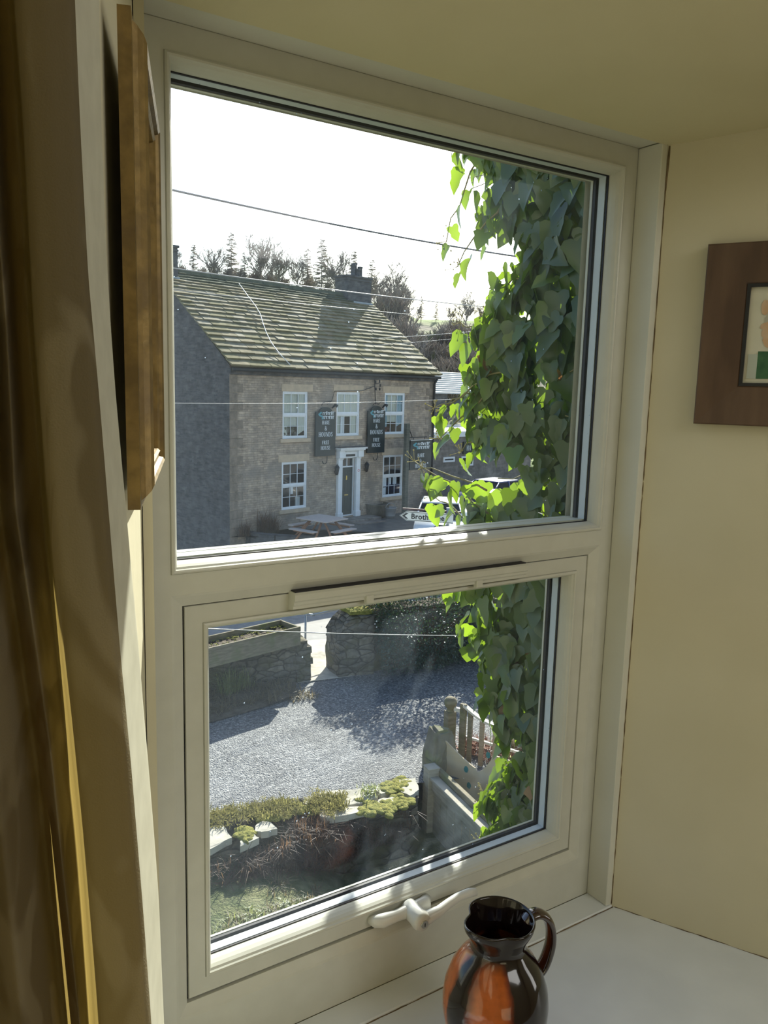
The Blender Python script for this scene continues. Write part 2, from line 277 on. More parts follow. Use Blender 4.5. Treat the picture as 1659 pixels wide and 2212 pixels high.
def curtain_mat():
    m = bpy.data.materials.new('olive_curtain_cloth'); m.use_nodes = True; t = m.node_tree; t.nodes.clear()
    tc = N(t, 'ShaderNodeTexCoord'); mp = N(t, 'ShaderNodeMapping'); mp.inputs['Scale'].default_value = (1.6, 1, .8); t.links.new(tc.outputs['Object'], mp.inputs[0])
    wv = N(t, 'ShaderNodeTexNoise'); wv.inputs['Scale'].default_value = 11; wv.inputs['Detail'].default_value = 1.5; wv.inputs['Distortion'].default_value = 2.2; t.links.new(mp.outputs[0], wv.inputs[0])
    cr = N(t, 'ShaderNodeValToRGB'); cr.color_ramp.elements[0].position = .52; cr.color_ramp.elements[1].position = .6
    cr.color_ramp.elements[0].color = (.15, .132, .088, 1); cr.color_ramp.elements[1].color = (.235, .21, .145, 1); t.links.new(wv.outputs[0], cr.inputs[0])
    fn = N(t, 'ShaderNodeTexNoise'); fn.inputs['Scale'].default_value = 900; t.links.new(tc.outputs['Object'], fn.inputs[0])
    bp = N(t, 'ShaderNodeBump'); bp.inputs['Strength'].default_value = .35; bp.inputs['Distance'].default_value = .0012; t.links.new(fn.outputs[0], bp.inputs['Height'])
    d = N(t, 'ShaderNodeBsdfDiffuse'); t.links.new(cr.outputs[0], d.inputs[0]); t.links.new(bp.outputs[0], d.inputs['Normal'])
    tr = N(t, 'ShaderNodeBsdfTranslucent'); tr.inputs[0].default_value = (.50, .36, .11, 1)
    mx = N(t, 'ShaderNodeMixShader'); mx.inputs[0].default_value = .35; t.links.new(d.outputs[0], mx.inputs[1]); t.links.new(tr.outputs[0], mx.inputs[2])
    o = N(t, 'ShaderNodeOutputMaterial'); t.links.new(mx.outputs[0], o.inputs[0]); return m
curtain_m = curtain_mat()

def jug_mat():
    m = bpy.data.materials.new('slipware_glaze'); t, b = nodes(m)
    b.inputs['Roughness'].default_value = .1; b.inputs['Coat Weight'].default_value = .35; b.inputs['Coat Roughness'].default_value = .02; b.inputs['Specular IOR Level'].default_value = .45
    tc = N(t, 'ShaderNodeTexCoord'); sp = N(t, 'ShaderNodeSeparateXYZ'); t.links.new(tc.outputs['Object'], sp.inputs[0])
    at = N(t, 'ShaderNodeMath', operation='ARCTAN2'); t.links.new(sp.outputs[1], at.inputs[0]); t.links.new(sp.outputs[0], at.inputs[1])
    nz = N(t, 'ShaderNodeTexNoise'); nz.inputs['Scale'].default_value = 22; nz.inputs['Detail'].default_value = 3; t.links.new(tc.outputs['Object'], nz.inputs[0])
    ma = N(t, 'ShaderNodeMath', operation='MULTIPLY_ADD'); ma.inputs[1].default_value = .45; t.links.new(nz.outputs[0], ma.inputs[0]); t.links.new(at.outputs[0], ma.inputs[2])
    rm = N(t, 'ShaderNodeMapRange'); rm.inputs[1].default_value = -math.pi + .225; rm.inputs[2].default_value = math.pi + .225; t.links.new(ma.outputs[0], rm.inputs[0])
    fr_ = N(t, 'ShaderNodeMath', operation='FRACT'); t.links.new(rm.outputs[0], fr_.inputs[0])
    cr = N(t, 'ShaderNodeValToRGB'); e = cr.color_ramp.elements; dk = (.008, .004, .004, 1); og = (.40, .095, .018, 1)
    e[0].position = 0; e[0].color = dk; e[1].position = 1; e[1].color = dk
    for p_, c_ in ((.035, dk), (.06, (.16, .03, .01, 1)), (.085, og), (.155, og), (.175, (.16, .03, .01, 1)), (.19, dk), (.42, dk), (.46, og), (.62, og), (.66, dk), (.72, dk), (.76, og), (.95, og), (.97, dk)):
        k = e.new(p_); k.color = c_
    t.links.new(fr_.outputs[0], cr.inputs[0])
    hz = N(t, 'ShaderNodeMapRange'); hz.inputs[1].default_value = .158; hz.inputs[2].default_value = .172; t.links.new(sp.outputs[2], hz.inputs[0])
    nk = N(t, 'ShaderNodeMix', data_type='RGBA'); nk.inputs[7].default_value = dk; t.links.new(hz.outputs[0], nk.inputs[0]); t.links.new(cr.outputs[0], nk.inputs[6])
    n2 = N(t, 'ShaderNodeTexNoise'); n2.inputs['Scale'].default_value = 120; n2.inputs['Detail'].default_value = 4; t.links.new(tc.outputs['Object'], n2.inputs[0])
    r2 = N(t, 'ShaderNodeMapRange'); r2.inputs[3].default_value = .7; r2.inputs[4].default_value = 1.3; t.links.new(n2.outputs[0], r2.inputs[0])
    mu = N(t, 'ShaderNodeMix', data_type='RGBA', blend_type='MULTIPLY'); mu.inputs[0].default_value = 1; t.links.new(nk.outputs[2], mu.inputs[6]); t.links.new(r2.outputs[0], mu.inputs[7])
    t.links.new(mu.outputs[2], b.inputs['Base Color']); return m
jug_m = jug_mat()
jugdark_m = mat('black_glaze', (.008, .004, .004), (.03, .008, .006), rough=.1, scale=12, coat=1, spec=.7)

# ------------------------------------------------------------------ mesh helpers
def obj(name, bm, m, parent=None, smooth=False, loc=None, rot=None):
    me = bpy.data.meshes.new(name)
    if isinstance(bm, bmesh.types.BMesh):
        if smooth:
            for f in bm.faces: f.smooth = True
        bm.to_mesh(me); bm.free()
    else:
        me.from_pydata(bm[0], [], bm[1]); me.update()
        if smooth:
            for p in me.polygons: p.use_smooth = True
    o = bpy.data.objects.new(name, me); COL.objects.link(o)
    for mm in (m if isinstance(m, (list, tuple)) else [m]): me.materials.append(mm)
    if parent: o.parent = parent
    if loc is not None: o.location = loc
    if rot is not None: o.rotation_euler = rot
    return o
def thing(name, label, cat, loc=(0, 0, 0), rot=(0, 0, 0), group=None):
    o = bpy.data.objects.new(name, None); COL.objects.link(o); o.empty_display_size = .1
    o.location = loc; o.rotation_euler = rot; o['label'] = label; o['category'] = cat
    if group: o['group'] = group
    return o
def tag(o, label, cat, group=None, kind=None):
    o['label'] = label; o['category'] = cat
    if group: o['group'] = group
    if kind: o['kind'] = kind
    return o
def struct(o, label=None):
    o['kind'] = 'structure'
    if label: o['label'] = label
    return o
def rename(o, n): o.name = n; return o

def box(bm, x0, x1, y0, y1, z0, z1, M=None, mi=0):
    vs = [bm.verts.new((x, y, z)) for z in (z0, z1) for y in (y0, y1) for x in (x0, x1)]
    for f in ((0, 2, 3, 1), (4, 5, 7, 6), (0, 1, 5, 4), (2, 6, 7, 3), (0, 4, 6, 2), (1, 3, 7, 5)):
        ff = bm.faces.new([vs[i] for i in f]); ff.material_index = mi
    if M is not None:
        for v in vs: v.co = M @ v.co
    return vs
def BM(): return bmesh.new()
def bevel(bm, w, seg=2):
    bmesh.ops.bevel(bm, geom=[e for e in bm.edges], offset=w, segments=seg, affect='EDGES', profile=.6); return bm
def quad(bm, *pts, mi=0):
    f = bm.faces.new([bm.verts.new(p) for p in pts]); f.material_index = mi; return f
def tube(bm, pts, rads, n=8, cap=True, mi=0):
    pts = [Vector(p) for p in pts]
    if not isinstance(rads, (list, tuple)): rads = [rads] * len(pts)
    rings = []; up = None
    for i, p in enumerate(pts):
        d = (pts[min(i + 1, len(pts) - 1)] - pts[max(i - 1, 0)])
        if d.length < 1e-9: d = Vector((0, 0, 1))
        d.normalize()
        if up is None:
            up = Vector((0, 0, 1)) if abs(d.z) < .9 else Vector((1, 0, 0))
        a = d.cross(up)
        if a.length < 1e-4: a = d.cross(Vector((0, 1, 0)))
        a.normalize(); b = a.cross(d); up = b
        rings.append([bm.verts.new(p + (a * math.cos(2 * math.pi * k / n) + b * math.sin(2 * math.pi * k / n)) * rads[i]) for k in range(n)])
    for i in range(len(rings) - 1):
        for k in range(n):
            f = bm.faces.new([rings[i][k], rings[i][(k + 1) % n], rings[i + 1][(k + 1) % n], rings[i + 1][k]]); f.smooth = True; f.material_index = mi
    if cap and n > 2:
        try: bm.faces.new(rings[0][::-1]).material_index = mi; bm.faces.new(rings[-1]).material_index = mi
        except ValueError: pass
    return bm
def lathe(bm, prof, n=48, mi=0, cx=0, cy=0):
    rings = [[bm.verts.new((cx + r * math.cos(2 * math.pi * k / n), cy + r * math.sin(2 * math.pi * k / n), z)) for k in range(n)] for r, z in prof]
    for i in range(len(rings) - 1):
        for k in range(n):
            f = bm.faces.new([rings[i][k], rings[i][(k + 1) % n], rings[i + 1][(k + 1) % n], rings[i + 1][k]]); f.smooth = True; f.material_index = mi
    return rings
def ring(bm, x0, x1, z0, z1, prof, closed=False, mi=0, M=None, smooth=False):
    """mitred frame: prof = list of (inset, y)"""
    L = []
    for i, y in prof:
        L.append([bm.verts.new(p) for p in ((x0 + i, y, z0 + i), (x1 - i, y, z0 + i), (x1 - i, y, z1 - i), (x0 + i, y, z1 - i))])
    if M is not None:
        for r in L:
            for v in r: v.co = M @ v.co
    seq = list(zip(L, L[1:])) + ([(L[-1], L[0])] if closed else [])
    for a, b in seq:
        for k in range(4):
            f = bm.faces.new([a[k], a[(k + 1) % 4], b[(k + 1) % 4], b[k]]); f.material_index = mi; f.smooth = smooth
    return L
def fix(bm):
    bmesh.ops.recalc_face_normals(bm, faces=bm.faces); return bm
def wall_holes(bm, x0, x1, z0, z1, y, holes, depth, mi=0):
    xs = sorted({x0, x1, *[h[0] for h in holes], *[h[1] for h in holes]}); zs = sorted({z0, z1, *[h[2] for h in holes], *[h[3] for h in holes]})
    for a, b in zip(xs, xs[1:]):
        for c, d in zip(zs, zs[1:]):
            cx, cz = (a + b) / 2, (c + d) / 2
            if any(h[0] < cx < h[1] and h[2] < cz < h[3] for h in holes): continue
            quad(bm, (a, y, c), (b, y, c), (b, y, d), (a, y, d), mi=mi)
    for h in holes:
        ring(bm, h[0], h[1], h[2], h[3], [(0, y), (0, y + depth)], mi=mi)

# serif and sans lettering -----------------------------------------------------
TH, TN = .19, .085
def arc(cx, cy, rx, ry, a0, a1, w0, w1=None, n=14):
    """band of varying width from angle a0 to a1"""
    w1 = w0 if w1 is None else w1; out = []; inn = []
    for i in range(n + 1):
        a = R(a0 + (a1 - a0) * i / n); wd = w0 + (w1 - w0) * abs(math.cos(a))
        out.append((cx + rx * math.cos(a), cy + ry * math.sin(a))); inn.append((cx + (rx - wd) * math.cos(a), cy + (ry - TN if ry > TN else ry * .5) * math.sin(a)))
    return [[out[i], out[i + 1], inn[i + 1], inn[i]] for i in range(n)]
def rc(x0, x1, y0, y1): return [[(x0, y0), (x1, y0), (x1, y1), (x0, y1)]]
def dg(x0, y0, x1, y1, w): return [[(x0 - w / 2, y0), (x0 + w / 2, y0), (x1 + w / 2, y1), (x1 - w / 2, y1)]]
def sf(cx, y, hw=.16): return rc(cx - hw, cx + hw, y, y + .055)
GLY = {
 'H': (.9, rc(.1, .1 + TH, 0, 1) + rc(.62, .62 + TH, 0, 1) + rc(.2, .7, .47, .55) + sf(.195, 0) + sf(.195, .945) + sf(.715, 0) + sf(.715, .945)),
 'A': (.9, dg(.17, 0, .44, 1, TN) + dg(.74, 0, .48, 1, TH) + rc(.25, .66, .3, .37) + sf(.15, 0, .13) + sf(.74, 0)),
 'R': (.88, rc(.1, .1 + TH, 0, 1) + arc(.42, .74, .32, .26, -90, 90, TN, TH) + rc(.2, .42, .915, 1) + rc(.2, .42, .48, .56) + dg(.74, 0, .45, .5, TH) + sf(.195, 0) + sf(.15, .945, .1) + sf(.77, 0, .1)),
 'E': (.8, rc(.1, .1 + TH, 0, 1) + rc(.1, .68, 0, .07) + rc(.1, .66, .93, 1) + rc(.2, .52, .47, .54) + rc(.62, .68, 0, .26) + rc(.6, .66, .76, 1) + rc(.48, .53, .38, .63) + rc(.02, .2, 0, .055) + rc(.02, .2, .945, 1)),
 'F': (.76, rc(.1, .1 + TH, 0, 1) + rc(.1, .66, .93, 1) + rc(.2, .52, .47, .54) + rc(.6, .66, .76, 1) + rc(.48, .53, .38, .63) + sf(.195, 0) + rc(.02, .2, .945, 1)),
 'O': (.92, arc(.45, .5, .4, .51, 0, 360, TN, TH, 28)),
 'U': (.9, rc(.1, .1 + TH, .32, 1) + rc(.68, .68 + TN, .32, 1) + arc(.43, .34, .335, .35, 180, 360, TN, .15) + sf(.195, .945) + sf(.72, .945, .13)),
 'N': (.92, rc(.13, .13 + TN, 0, 1) + rc(.7, .7 + TN, 0, 1) + dg(.7, 0, .2, 1, TH) + sf(.17, 0, .13) + sf(.74, .945, .13) + rc(.02, .2, .945, 1)),
 'D': (.92, rc(.1, .1 + TH, 0, 1) + arc(.38, .5, .46, .5, -90, 90, TN, TH) + rc(.1, .38, 0, .08) + rc(.1, .38, .92, 1) + rc(.02, .2, 0, .055) + rc(.02, .2, .945, 1)),
 'S': (.72, arc(.34, .74, .26, .26, 30, 270, TN, TH) + arc(.34, .26, .28, .26, -150, 90, TN, TH) + rc(.5, .56, .7, .95) + rc(.07, .13, .05, .3)),
 'I': (.46, rc(.14, .14 + TH, 0, 1) + sf(.235, 0) + sf(.235, .945)),
 'C': (.84, arc(.44, .5, .4, .51, 45, 315, TN, TH, 22) + rc(.68, .74, .66, .97)),
 '&': (.92, arc(.38, .76, .2, .24, 0, 360, TN, .11, 18) + arc(.36, .27, .3, .28, 60, 360, TN, TH, 18) + dg(.82, 0, .28, .62, .15) + dg(.66, .27, .84, .55, .07) + sf(.86, .5, .1) + sf(.84, 0, .1)),
 ' ': (.4, []),
}
def letters(bm, txt, cx, z, h, y, xs=.82, mi=0, t=.012, maxw=None):
    wd = sum(GLY[c][0] for c in txt) * h * xs
    if maxw and wd > maxw: xs *= maxw / wd; wd = maxw
    x = cx - wd / 2
    for c in txt:
        for poly in GLY[c][1]:
            a = [bm.verts.new((x + p[0] * h * xs, y - t, z + p[1] * h)) for p in poly]
            try: f = bm.faces.new(a); f.material_index = mi
            except ValueError: pass
        x += GLY[c][0] * h * xs

# ------------------------------------------------------------------ the window reveal and the room
# window face plane y = 0, x 0..0.8, z 0..1.29 ; outside is +Y
LWD = Vector((-.342, -.940)); RWD = Vector((.457, -.890))        # horizontal directions of the two splayed reveal walls
def lw(s): return (-.018 + LWD.x * s, -.046 + LWD.y * s)
def rw(s): return (.812 + RWD.x * s, -.046 + RWD.y * s)
SD = .47 / .94
# left reveal wall (front thickened backwards so it is solid)
def prism(poly, z0, z1):
    bm = BM(); n = len(poly); a = [bm.verts.new((*p, z0)) for p in poly]; b = [bm.verts.new((*p, z1)) for p in poly]
    bm.faces.new(a[::-1]); bm.faces.new(b)
    for i in range(n): bm.faces.new([a[i], a[(i + 1) % n], b[(i + 1) % n], b[i]])
    return fix(bm)
Lw1, Rw1 = lw(.42), rw(.52)
struct(obj('wall_left', prism([(-.018, -.046), Lw1, (-1.5, Lw1[1]), (-1.5, .10), (-.006, .10), (-.006, -.046)], -1.1, 1.75), plaster))
struct(obj('wall_right', prism([(.812, -.046), (.806, -.046), (.806, .10), (2.6, .10), (2.6, Rw1[1]), Rw1], -1.1, 1.75), plaster))
bm = BM()   # soffit over the window, rising slightly towards the room
sof = [(-.05, -.046, 1.290), (.84, -.046, 1.2875), (1.12, Rw1[1], 1.318), (-.22, Rw1[1], 1.318)]
lo = [bm.verts.new(p) for p in sof]; hi = [bm.verts.new((p[0], p[1], 1.75)) for p in sof]
bm.faces.new(lo); bm.faces.new(hi[::-1])
for i in range(4): bm.faces.new([lo[i], hi[i], hi[(i + 1) % 4], lo[(i + 1) % 4]])
struct(obj('trim_1', fix(bm), soffit_m), 'yellowish plaster soffit above the window')
bm = BM(); box(bm, -.006, .806, -.046, .10, 1.303, 1.75); struct(obj('wall_top', bm, plaster))
bm = BM(); box(bm, -.006, .806, -.030, .10, -1.1, -.013); struct(obj('wall_bottom', bm, plaster))
# linings round the frame
bm = BM(); box(bm, .7985, .812, -.0465, .0, -.006, 1.291); box(bm, .7995, .8055, 0, .07, -.006, 1.291); bevel(bm, .0012, 1); struct(obj('trim_2', bm, lining_m), 'white side lining right of the window frame')
bm = BM(); box(bm, -.003, .7985, -.0465, .0, 1.291, 1.303); bevel(bm, .0012, 1); struct(obj('trim_3', bm, lining_m), 'white head lining above the window frame')
bm = BM(); quadp = [(-.001, 0), (-.003, -.012), (-.017, -.046), (-.021, -.046), (-.01, 0)]
struct(obj('trim_4', prism(quadp, -.006, 1.303), lining_m), 'white side lining left of the window frame')
# sill
bm = BM(); box(bm, -.02, .812, -.050, .0, -.013, -.006); bevel(bm, .0015, 1); struct(obj('trim_5', bm, sill_m), 'white bead along the foot of the window frame')
struct(obj('trim_6', prism([(-.05, -.0505), (.84, -.0505), (1.10, Rw1[1] - .02), (-.24, Rw1[1] - .02)], -.045, -.010), sill_m), 'broad white painted window sill board')
# cracks in the filler
bm = BM()
def crack(pts, wmin, wmax, seed):
    rnd = random.Random(seed)
    for a, b in zip(pts, pts[1:]):
        a = Vector(a); b = Vector(b); n = max(2, int((b - a).length / .012)); P = []
        for i in range(n + 1):
            P.append(a.lerp(b, i / n) + Vector((rnd.uniform(-1, 1), 0, rnd.uniform(-1, 1))) * .0006)
        tube(bm, P, [rnd.uniform(wmin, wmax) for _ in P], n=5)
crack([(.8125, -.047, -.005), (.8125, -.047, .7), (.8125, -.047, 1.22)], .0004, .0011, 1)
crack([(.8125, -.047, 1.22), (.8135, -.048, 1.287)], .0009, .0022, 2)
crack([(.808, -.047, 1.289), (.822, -.062, 1.294)], .002, .0012, 3)
crack([(.35, -.0475, 1.293), (.60, -.0475, 1.2915), (.81, -.0475, 1.290)], .0004, .0013, 4)
crack([(.0, -.0475, 1.296), (.35, -.0475, 1.293)], .0003, .0007, 7)
crack([(.815, -.052, -.0095), rw(.07) + (-.0095,), rw(.45) + (-.0095,)], .0004, .001, 5)
crack([(.0, -.0505, -.0095), (.45, -.0505, -.0098), (.812, -.0505, -.0095)], .0005, .0012, 6)
struct(obj('trim_7', bm, crack_m), 'brown cracks in the filler round the window')

# the rest of the room, behind the camera
zc = 2.6
bm = BM(); box(bm, -1.5, 2.6, -3.3, -3.2, -1.1, zc)
struct(obj('wall_back', bm, room_m))
bm = BM(); box(bm, -1.6, -1.5, -3.3, -.3, -1.1, zc); struct(obj('wall_room_left', bm, room_m))
bm = BM(); box(bm, 2.6, 2.7, -3.3, -.3, -1.1, zc); struct(obj('wall_room_right', bm, room_m))
bm = BM(); box(bm, -1.6, 2.7, -3.3, .0, -1.2, -1.1); struct(obj('floor', bm, mat('beige_carpet', (.45, .40, .31), rough=1)))
bm = BM(); box(bm, -1.6, 2.7, -3.3, -.44, zc, zc + .1); struct(obj('ceiling', bm, room_m))
bm = BM(); box(bm, -.3, 1.25, -.52, -.44, 1.33, zc); struct(obj('wall_header', bm, room_m))
bm = BM(); box(bm, -.3, 1.3, -.53, -.50, -1.1, -.012); struct(obj('wall_under_sill', bm, room_m))

# made-up casings set round the two added fill lights
bm = BM(); Mc = Matrix.Translation(alo.location) @ alo.rotation_euler.to_matrix().to_4x4() @ Matrix.Rotation(R(-90), 4, 'X')
ring(bm, -.93, .93, -.53, .53, [(0, -.06), (0, .03), (.07, .03), (.07, -.06)], closed=True, M=Mc); struct(obj('back_fill_casing', fix(bm), upvc), 'made-up casing round the added fill light at the back')
bm = BM(); Mc = Matrix.Translation(blo.location) @ blo.rotation_euler.to_matrix().to_4x4() @ Matrix.Rotation(R(-90), 4, 'X')
ring(bm, -.48, .48, -.58, .58, [(0, -.06), (0, .03), (.07, .03), (.07, -.06)], closed=True, M=Mc); struct(obj('side_fill_casing', fix(bm), upvc), 'made-up casing round the added fill light at the side')

# ------------------------------------------------------------------ the window itself
win = bpy.data.objects.new('window_1', None); COL.objects.link(win); win['kind'] = 'structure'; win['label'] = 'white plastic window with a fixed pane over an opening pane'
X0, X1, ZB, ZT = -.001, .7985, -.006, 1.291
TRZ = .6745      # foot of the upper light bead
bm = BM()
# outer frame front face with mouldings: upper opening and lower opening
uo = (.0285, .7705, .6745, 1.2605)      # bead outer of the upper light
lo_ = (.0285, .7705, .0720, .6485)       # bevel outer of the lower light
xs = [X0, uo[0], uo[1], X1]
for a, b, c, d in ((X0, uo[0], ZB, ZT), (uo[1], X1, ZB, ZT), (uo[0], uo[1], uo[3], ZT), (uo[0], uo[1], lo_[3], uo[2]), (uo[0], uo[1], ZB, lo_[2])):
    quad(bm, (a, 0, c), (b, 0, c), (b, 0, d), (a, 0, d))
ring(bm, X0, X1, ZB, ZT, [(0, 0), (0, .068)])
ring(bm, X0, X1, ZB, ZT, [(0, .068), (.045, .068)])
ring(bm, *uo, [(0, 0), (0, .001)])
# bevel into the lower opening, then the rebate behind the gap
ring(bm, *lo_, [(0, 0), (.0035, .0012), (.0165, .0085), (.0168, .034)])
# exterior side of the lower opening
ring(bm, lo_[0], lo_[1], lo_[2], lo_[3], [(.0168, .034), (.030, .034), (.030, .068), (.016, .068)])
# transom back
box(bm, .03, .77, .028, .068, .655, .69)
obj('outer_frame', fix(bm), upvc, win)
bm = BM()   # ovolo bead of the upper light
bead = [(0, .001), (.0008, -.0025), (.003, -.0035), (.0052, -.0028), (.0062, -.0004), (.0082, .0022), (.0102, .0070), (.0118, .0130), (.0128, .0185), (.0128, .0205)]
ring(bm, *uo, bead)
obj('glazing_bead', fix(bm), upvc, win)
UG = (.0413, .7577, .6873, 1.2477)       # sight size of the upper glass
bm = BM(); ring(bm, *UG, [(0, .0206), (.0012, .0206), (.0012, .0236), (-.002, .0236)]); obj('rubber_gasket', fix(bm), upvc_dark, win)
bm = BM(); ring(bm, *UG, [(-.002, .0275), (.0, .0275), (.0, .0415), (-.002, .0415)]); obj('spacer_bar', fix(bm), spacer_m, win)
bm = BM(); ring(bm, *UG, [(-.003, .0455), (.0025, .0455), (.0025, .0515), (-.001, .0515)]); obj('rubber_gasket', fix(bm), upvc_dark, win)
bm = BM(); ring(bm, *UG, [(-.003, .0515), (.0032, .0515), (.0036, .056), (-.012, .068)]); obj('outer_bead', fix(bm), upvc, win)
bm = BM(); box(bm, UG[0] - .006, UG[1] + .006, .0245, .0270, UG[2] - .006, UG[3] + .006); g = obj('upper_pane', bm, pane_m, win); g['label'] = 'fixed upper glass pane with a few dust specks'
# lower opening sash
sash = bpy.data.objects.new('opening_sash', None); COL.objects.link(sash); sash.parent = win
SO = (.0478, .7535, .0915, .6305)        # sash outer at y = .0105
bm = BM()
ring(bm, *SO, [(.0012, .034), (.0004, .0115), (.001, .0103), (.0235, .0103), (.0238, .0112)])
ring(bm, *SO, [(.0012, .034), (.030, .034)])
ring(bm, *SO, [(.032, .070), (.002, .070), (.002, .060)])
obj('sash_frame', fix(bm), upvc, sash)
bm = BM(); ring(bm, *SO, [(-.0015, .0145), (.0015, .0145), (.0015, .017)]); obj('black_seal', fix(bm), upvc_dark, sash)
SBo = (SO[0] + .0238, SO[1] - .0238, SO[2] + .0238, SO[3] - .0238)
bm = BM(); ring(bm, *SBo, [(a, b + .0105) for a, b in bead] + [(.0128, .0325)]); obj('glazing_bead', fix(bm), upvc, sash)
SG = tuple(v + s * .0128 for v, s in zip(SBo, (1, -1, 1, -1)))
bm = BM(); ring(bm, *SG, [(0, .0326), (.0012, .0326), (.0012, .0352), (-.002, .0352)]); obj('rubber_gasket', fix(bm), upvc_dark, sash)
bm = BM(); ring(bm, *SG, [(-.002, .0385), (0, .0385), (0, .0520), (-.002, .0520)]); obj('spacer_bar', fix(bm), spacer_m, sash)
bm = BM(); ring(bm, *SG, [(-.003, .0560), (.0025, .0560), (.0025, .0615), (-.001, .0615)]); obj('rubber_gasket', fix(bm), upvc_dark, sash)
bm = BM(); ring(bm, *SG, [(-.003, .0615), (.0034, .0615), (.0036, .065), (-.012, .074)]); obj('outer_bead', fix(bm), upvc, sash)
bm = BM(); box(bm, SG[0] - .006, SG[1] + .006, .0355, .0380, SG[2] - .006, SG[3] + .006); g = obj('lower_pane', bm, pane_m, sash); g['label'] = 'glass pane of the opening sash, hazy at its lower left'
# trickle vent along the top rail of the sash
bm = BM()
vp = [(.0103, .6345), (-.006, .6345), (-.0095, .632), (-.0095, .624), (-.0065, .6215), (-.0065, .6180), (-.0040, .6155), (-.0040, .6115), (.0103, .6085)]
a = [bm.verts.new((.190, y, z)) for y, z in vp]; b = [bm.verts.new((.600, y, z)) for y, z in vp]
bm.faces.new(a); bm.faces.new(b[::-1])
for i in range(len(vp)): bm.faces.new([a[i], b[i], b[(i + 1) % len(vp)], a[(i + 1) % len(vp)]])
tv = obj('trickle_vent', fix(bm), upvc, sash)
for vx in (.307, .503):
    bm = BM(); box(bm, vx - .006, vx + .006, -.009, .0, .6065, .6185); bevel(bm, .001, 1); obj('vent_tab', bm, upvc, tv if False else sash)
bm = BM(); box(bm, .192, .598, -.006, .008, .6345, .6362); obj('vent_slot', bm, upvc_dark, sash)
# espagnolette handle on the bottom rail
hd = BM()
tube(hd, [(.330, .0095, .1055), (.336, .002, .1055), (.345, -.003, .1055), (.37, -.004, .1055), (.40, -.004, .1055), (.425, -.003, .1055), (.435, .008, .1055)], [.006, .0095, .0105, .0085, .0105, .0115, .008], n=16)
tube(hd, [(.398, .004, .1050), (.398, -.018, .1045), (.398, -.032, .1035), (.398, -.0385, .103)], [.0145, .0145, .0155, .0125], n=20)
handle_m = mat('handle_white', (.68, .68, .63), rough=.28, spec=.5)
hb = obj('window_handle', hd, handle_m, sash, smooth=True)
hd = BM(); tube(hd, [(.398, -.026, .103), (.412, -.030, .104), (.432, -.0315, .108), (.452, -.029, .1125), (.472, -.027, .115), (.492, -.028, .1155), (.505, -.031, .115)], [.0125, .0100, .0080, .0070, .0068, .0072, .0060], n=16)
obj('handle_lever', hd, handle_m, sash, smooth=True)
hd = BM(); tube(hd, [(.3985, -.036, .1025), (.3985, -.0405, .1023)], [.0062, .0062], n=18); tube(hd, [(.3985, -.0404, .1023), (.3985, -.0408, .1023)], [.0044, .0044], n=16); obj('lock_barrel', hd, steel_m, sash)
hd = BM(); box(hd, .3978, .3992, -.0412, -.0405, .0995, .105); obj('keyhole', hd, black_m, sash)

# ------------------------------------------------------------------ pictures
def wall_frame(origin, direction, normal):
    """matrix: local x along the wall, y = into the wall (so -y sticks out), z up"""
    d = Vector((*direction, 0)).normalized(); n = Vector((*normal, 0)).normalized()
    M = Matrix(((d.x, -n.x, 0), (d.y, -n.y, 0), (0, 0, 1))).to_4x4(); M.translation = Vector(origin); return M
def place(o, M): o.matrix_world = M; return o
# dark wooden frame on the right reveal
ux, uz0, uz1 = .074, .8600, 1.1325
MR = wall_frame((*rw(0), 0), (RWD.x, RWD.y), (-.890, -.457))
pr = thing('picture_frame', 'dark brown wooden picture frame on the cream wall right of the window', 'picture'); place(pr, MR)
U1 = ux + .30
bm = BM(); ring(bm, ux, U1, uz0, uz1, [(0, -.001), (0, -.016), (.002, -.018), (.058, -.010), (.060, -.009), (.060, -.002)]); obj('wooden_frame', fix(bm), brownframe_m, pr)
bm = BM(); ring(bm, ux + .060, U1 - .060, uz0 + .060, uz1 - .060, [(0, -.009), (0, -.0105), (.005, -.0095), (.005, -.002)]); o = obj('inner_fillet', fix(bm), black_m, pr); o['label'] = 'narrow black inner slip'
bm = BM(); box(bm, ux + .064, U1 - .064, -.004, -.001, uz0 + .064, uz1 - .064); art = obj('print', bm, mat('cream_paper', (.62, .62, .50), (.67, .66, .55), rough=.7, scale=20), pr); art['label'] = 'pale print of orange blossoms in a green pot'
def blob(bm, cx, cz, rx, rz, y, n=14, seed=0, mi=0):
    rnd = random.Random(seed); c = bm.verts.new((cx, y, cz)); vs = []
    for k in range(n):
        a = 2 * math.pi * k / n; q = 1 + rnd.uniform(-.12, .12); vs.append(bm.verts.new((cx + rx * q * math.cos(a), y, cz + rz * q * math.sin(a))))
    for k in range(n): bm.faces.new([c, vs[(k + 1) % n], vs[k]]).material_index = mi
ax0, az0, ax1, az1 = ux + .066, uz0 + .066, U1 - .066, uz1 - .066
aw, ah = ax1 - ax0, az1 - az0
petal = [mat('petal_peach', (.60, .40, .24), (.62, .47, .32), rough=.8, scale=90), mat('petal_grey', (.48, .47, .38), rough=.8), mat('pot_green', (.04, .12, .06), (.07, .17, .08), rough=.8, scale=50), mat('pale_shadow', (.47, .52, .46), rough=.8)]
bm = BM(); y_ = -.0045; rnd = random.Random(3)
for i in range(26):
    blob(bm, ax0 + aw * rnd.uniform(.06, .5) * (1 + .6 * (i % 2)), az0 + ah * rnd.uniform(.42, .85), rnd.uniform(.004, .011), rnd.uniform(.005, .012), y_ - i * .00001, seed=i, mi=0 if i % 3 else 1)
